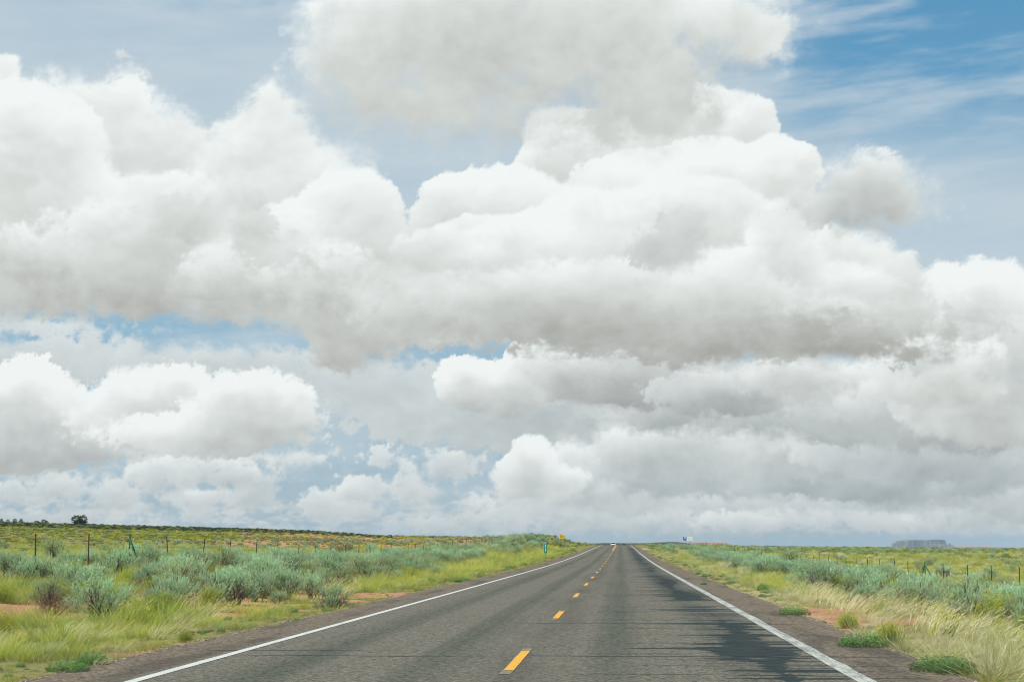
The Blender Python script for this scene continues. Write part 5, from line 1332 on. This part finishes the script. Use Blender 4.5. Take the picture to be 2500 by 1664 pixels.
nl_ = len(V_); V_ = np.concatenate(V_); Fq = [(r*n+i, r*n+(i+1) % n, (r+1)*n+(i+1) % n, (r+1)*n+i) for r in range(nl_-1) for i in range(n)] + [tuple(range((nl_-1)*n, nl_*n))]
o = obj("mesa", mesh("mesa", V_, Fq, m_mesa)); o['kind'] = 'structure'
# spire beside it
n = 64; Xs = at_x(2319.5, Ym); V_ = []
prof = [(-90, 46), (EYE-7*k_, 19), (EYE-5*k_, 14), (EYE-1.5*k_, 9.5), (EYE+.5*k_, 6.5), (EYE+1.6*k_, 3.6), (EYE+2.2*k_, 2.2), (EYE+3.6*k_, 1.9), (EYE+4.9*k_, 1.5), (EYE+5.3*k_, .5)]
for z_, r in prof:
    a = np.arange(n)*2*math.pi/n; rr = r*k_*(1 + fbm(np.cos(a)*1.5+5, np.sin(a)*1.5 + z_*.05, 941, 4)*.3)
    off = -1.6*k_*max(0, min(1, (z_-EYE)/(4*k_)))
    V_.append(np.stack([Xs + off + rr*np.cos(a), Ym + rr*np.sin(a), np.full(n, z_)], 1))
nl_ = len(prof); V_ = np.concatenate(V_); Fq = [(r*n+i, r*n+(i+1) % n, (r+1)*n+(i+1) % n, (r+1)*n+i) for r in range(nl_-1) for i in range(n)] + [tuple(range((nl_-1)*n, nl_*n))]
o = obj("butte", mesh("butte", V_, Fq, m_mesa)); o['kind'] = 'structure'

# ------------------------------------------------------------------ smoke far down the road, and the air
def volume(name, col, dens, anis=0.0):
    m = bpy.data.materials.new(name); m.use_nodes = True; t = m.node_tree; t.nodes.clear(); o_ = t.nodes.new('ShaderNodeOutputMaterial'); v_ = t.nodes.new('ShaderNodeVolumePrincipled')
    v_.inputs['Color'].default_value = (*col, 1); v_.inputs['Density'].default_value = dens; v_.inputs['Anisotropy'].default_value = anis; t.links.new(v_.outputs[0], o_.inputs['Volume']); return m
rg = np.random.default_rng(77); V_ = []; n = 20; Ys = 9000.0; Xs = at_x(1470, Ys); kk = Ys/F
lv = np.linspace(0, 1, 26)
for f_ in lv:
    a = np.arange(n)*2*math.pi/n; r = (1.6 + 3.4*f_ + 1.3*float(fbm(np.array([f_*5]), np.array([1.0]), 951, 3)[0]))*kk*(1 + .3*fbm(np.cos(a)+3, np.sin(a)+f_*6, 952, 3)); ox = (3.0*f_ + 4*float(fbm(np.array([f_*4]), np.array([7.0]), 953, 3)[0]))*kk
    V_.append(np.stack([Xs + ox + r*np.cos(a), Ys + r*np.sin(a), np.full(n, EYE + (-2 + 50*f_)*kk)], 1))
V_ = np.concatenate(V_); Fq = [(r*n+i, r*n+(i+1) % n, (r+1)*n+(i+1) % n, (r+1)*n+i) for r in range(25) for i in range(n)] + [tuple(range(n))[::-1], tuple(range(25*n, 26*n))]
o = obj("smoke_plume", mesh("smoke_plume", V_, Fq, volume("smoke", (1, 1, 1), .009))); o['kind'] = 'stuff'
q = Q(); q.box((0, 6900, -30), (15400, 14400, 170))
o = obj("haze", q.me("haze", volume("haze_air", (.62, .82, 1.0), 5.0e-5))); o['kind'] = 'stuff'
# ------------------------------------------------------------------ render settings
SC.view_settings.view_transform = 'Standard'; SC.view_settings.look = 'None'
SC.view_settings.exposure = 0.0; SC.view_settings.gamma = 1.0
cy = SC.cycles
cy.use_denoising = True
try: cy.denoiser = 'OPENIMAGEDENOISE'; cy.denoising_prefilter = 'ACCURATE'; cy.denoising_input_passes = 'RGB_ALBEDO_NORMAL'
except Exception: pass
cy.pixel_filter_type = 'BLACKMAN_HARRIS'; SC.cycles.filter_width = 1.05; cy.use_adaptive_sampling = True; cy.adaptive_threshold = 0.008
cy.max_bounces = 6; cy.diffuse_bounces = 3; cy.transmission_bounces = 3; cy.transparent_max_bounces = 8; cy.volume_bounces = 0
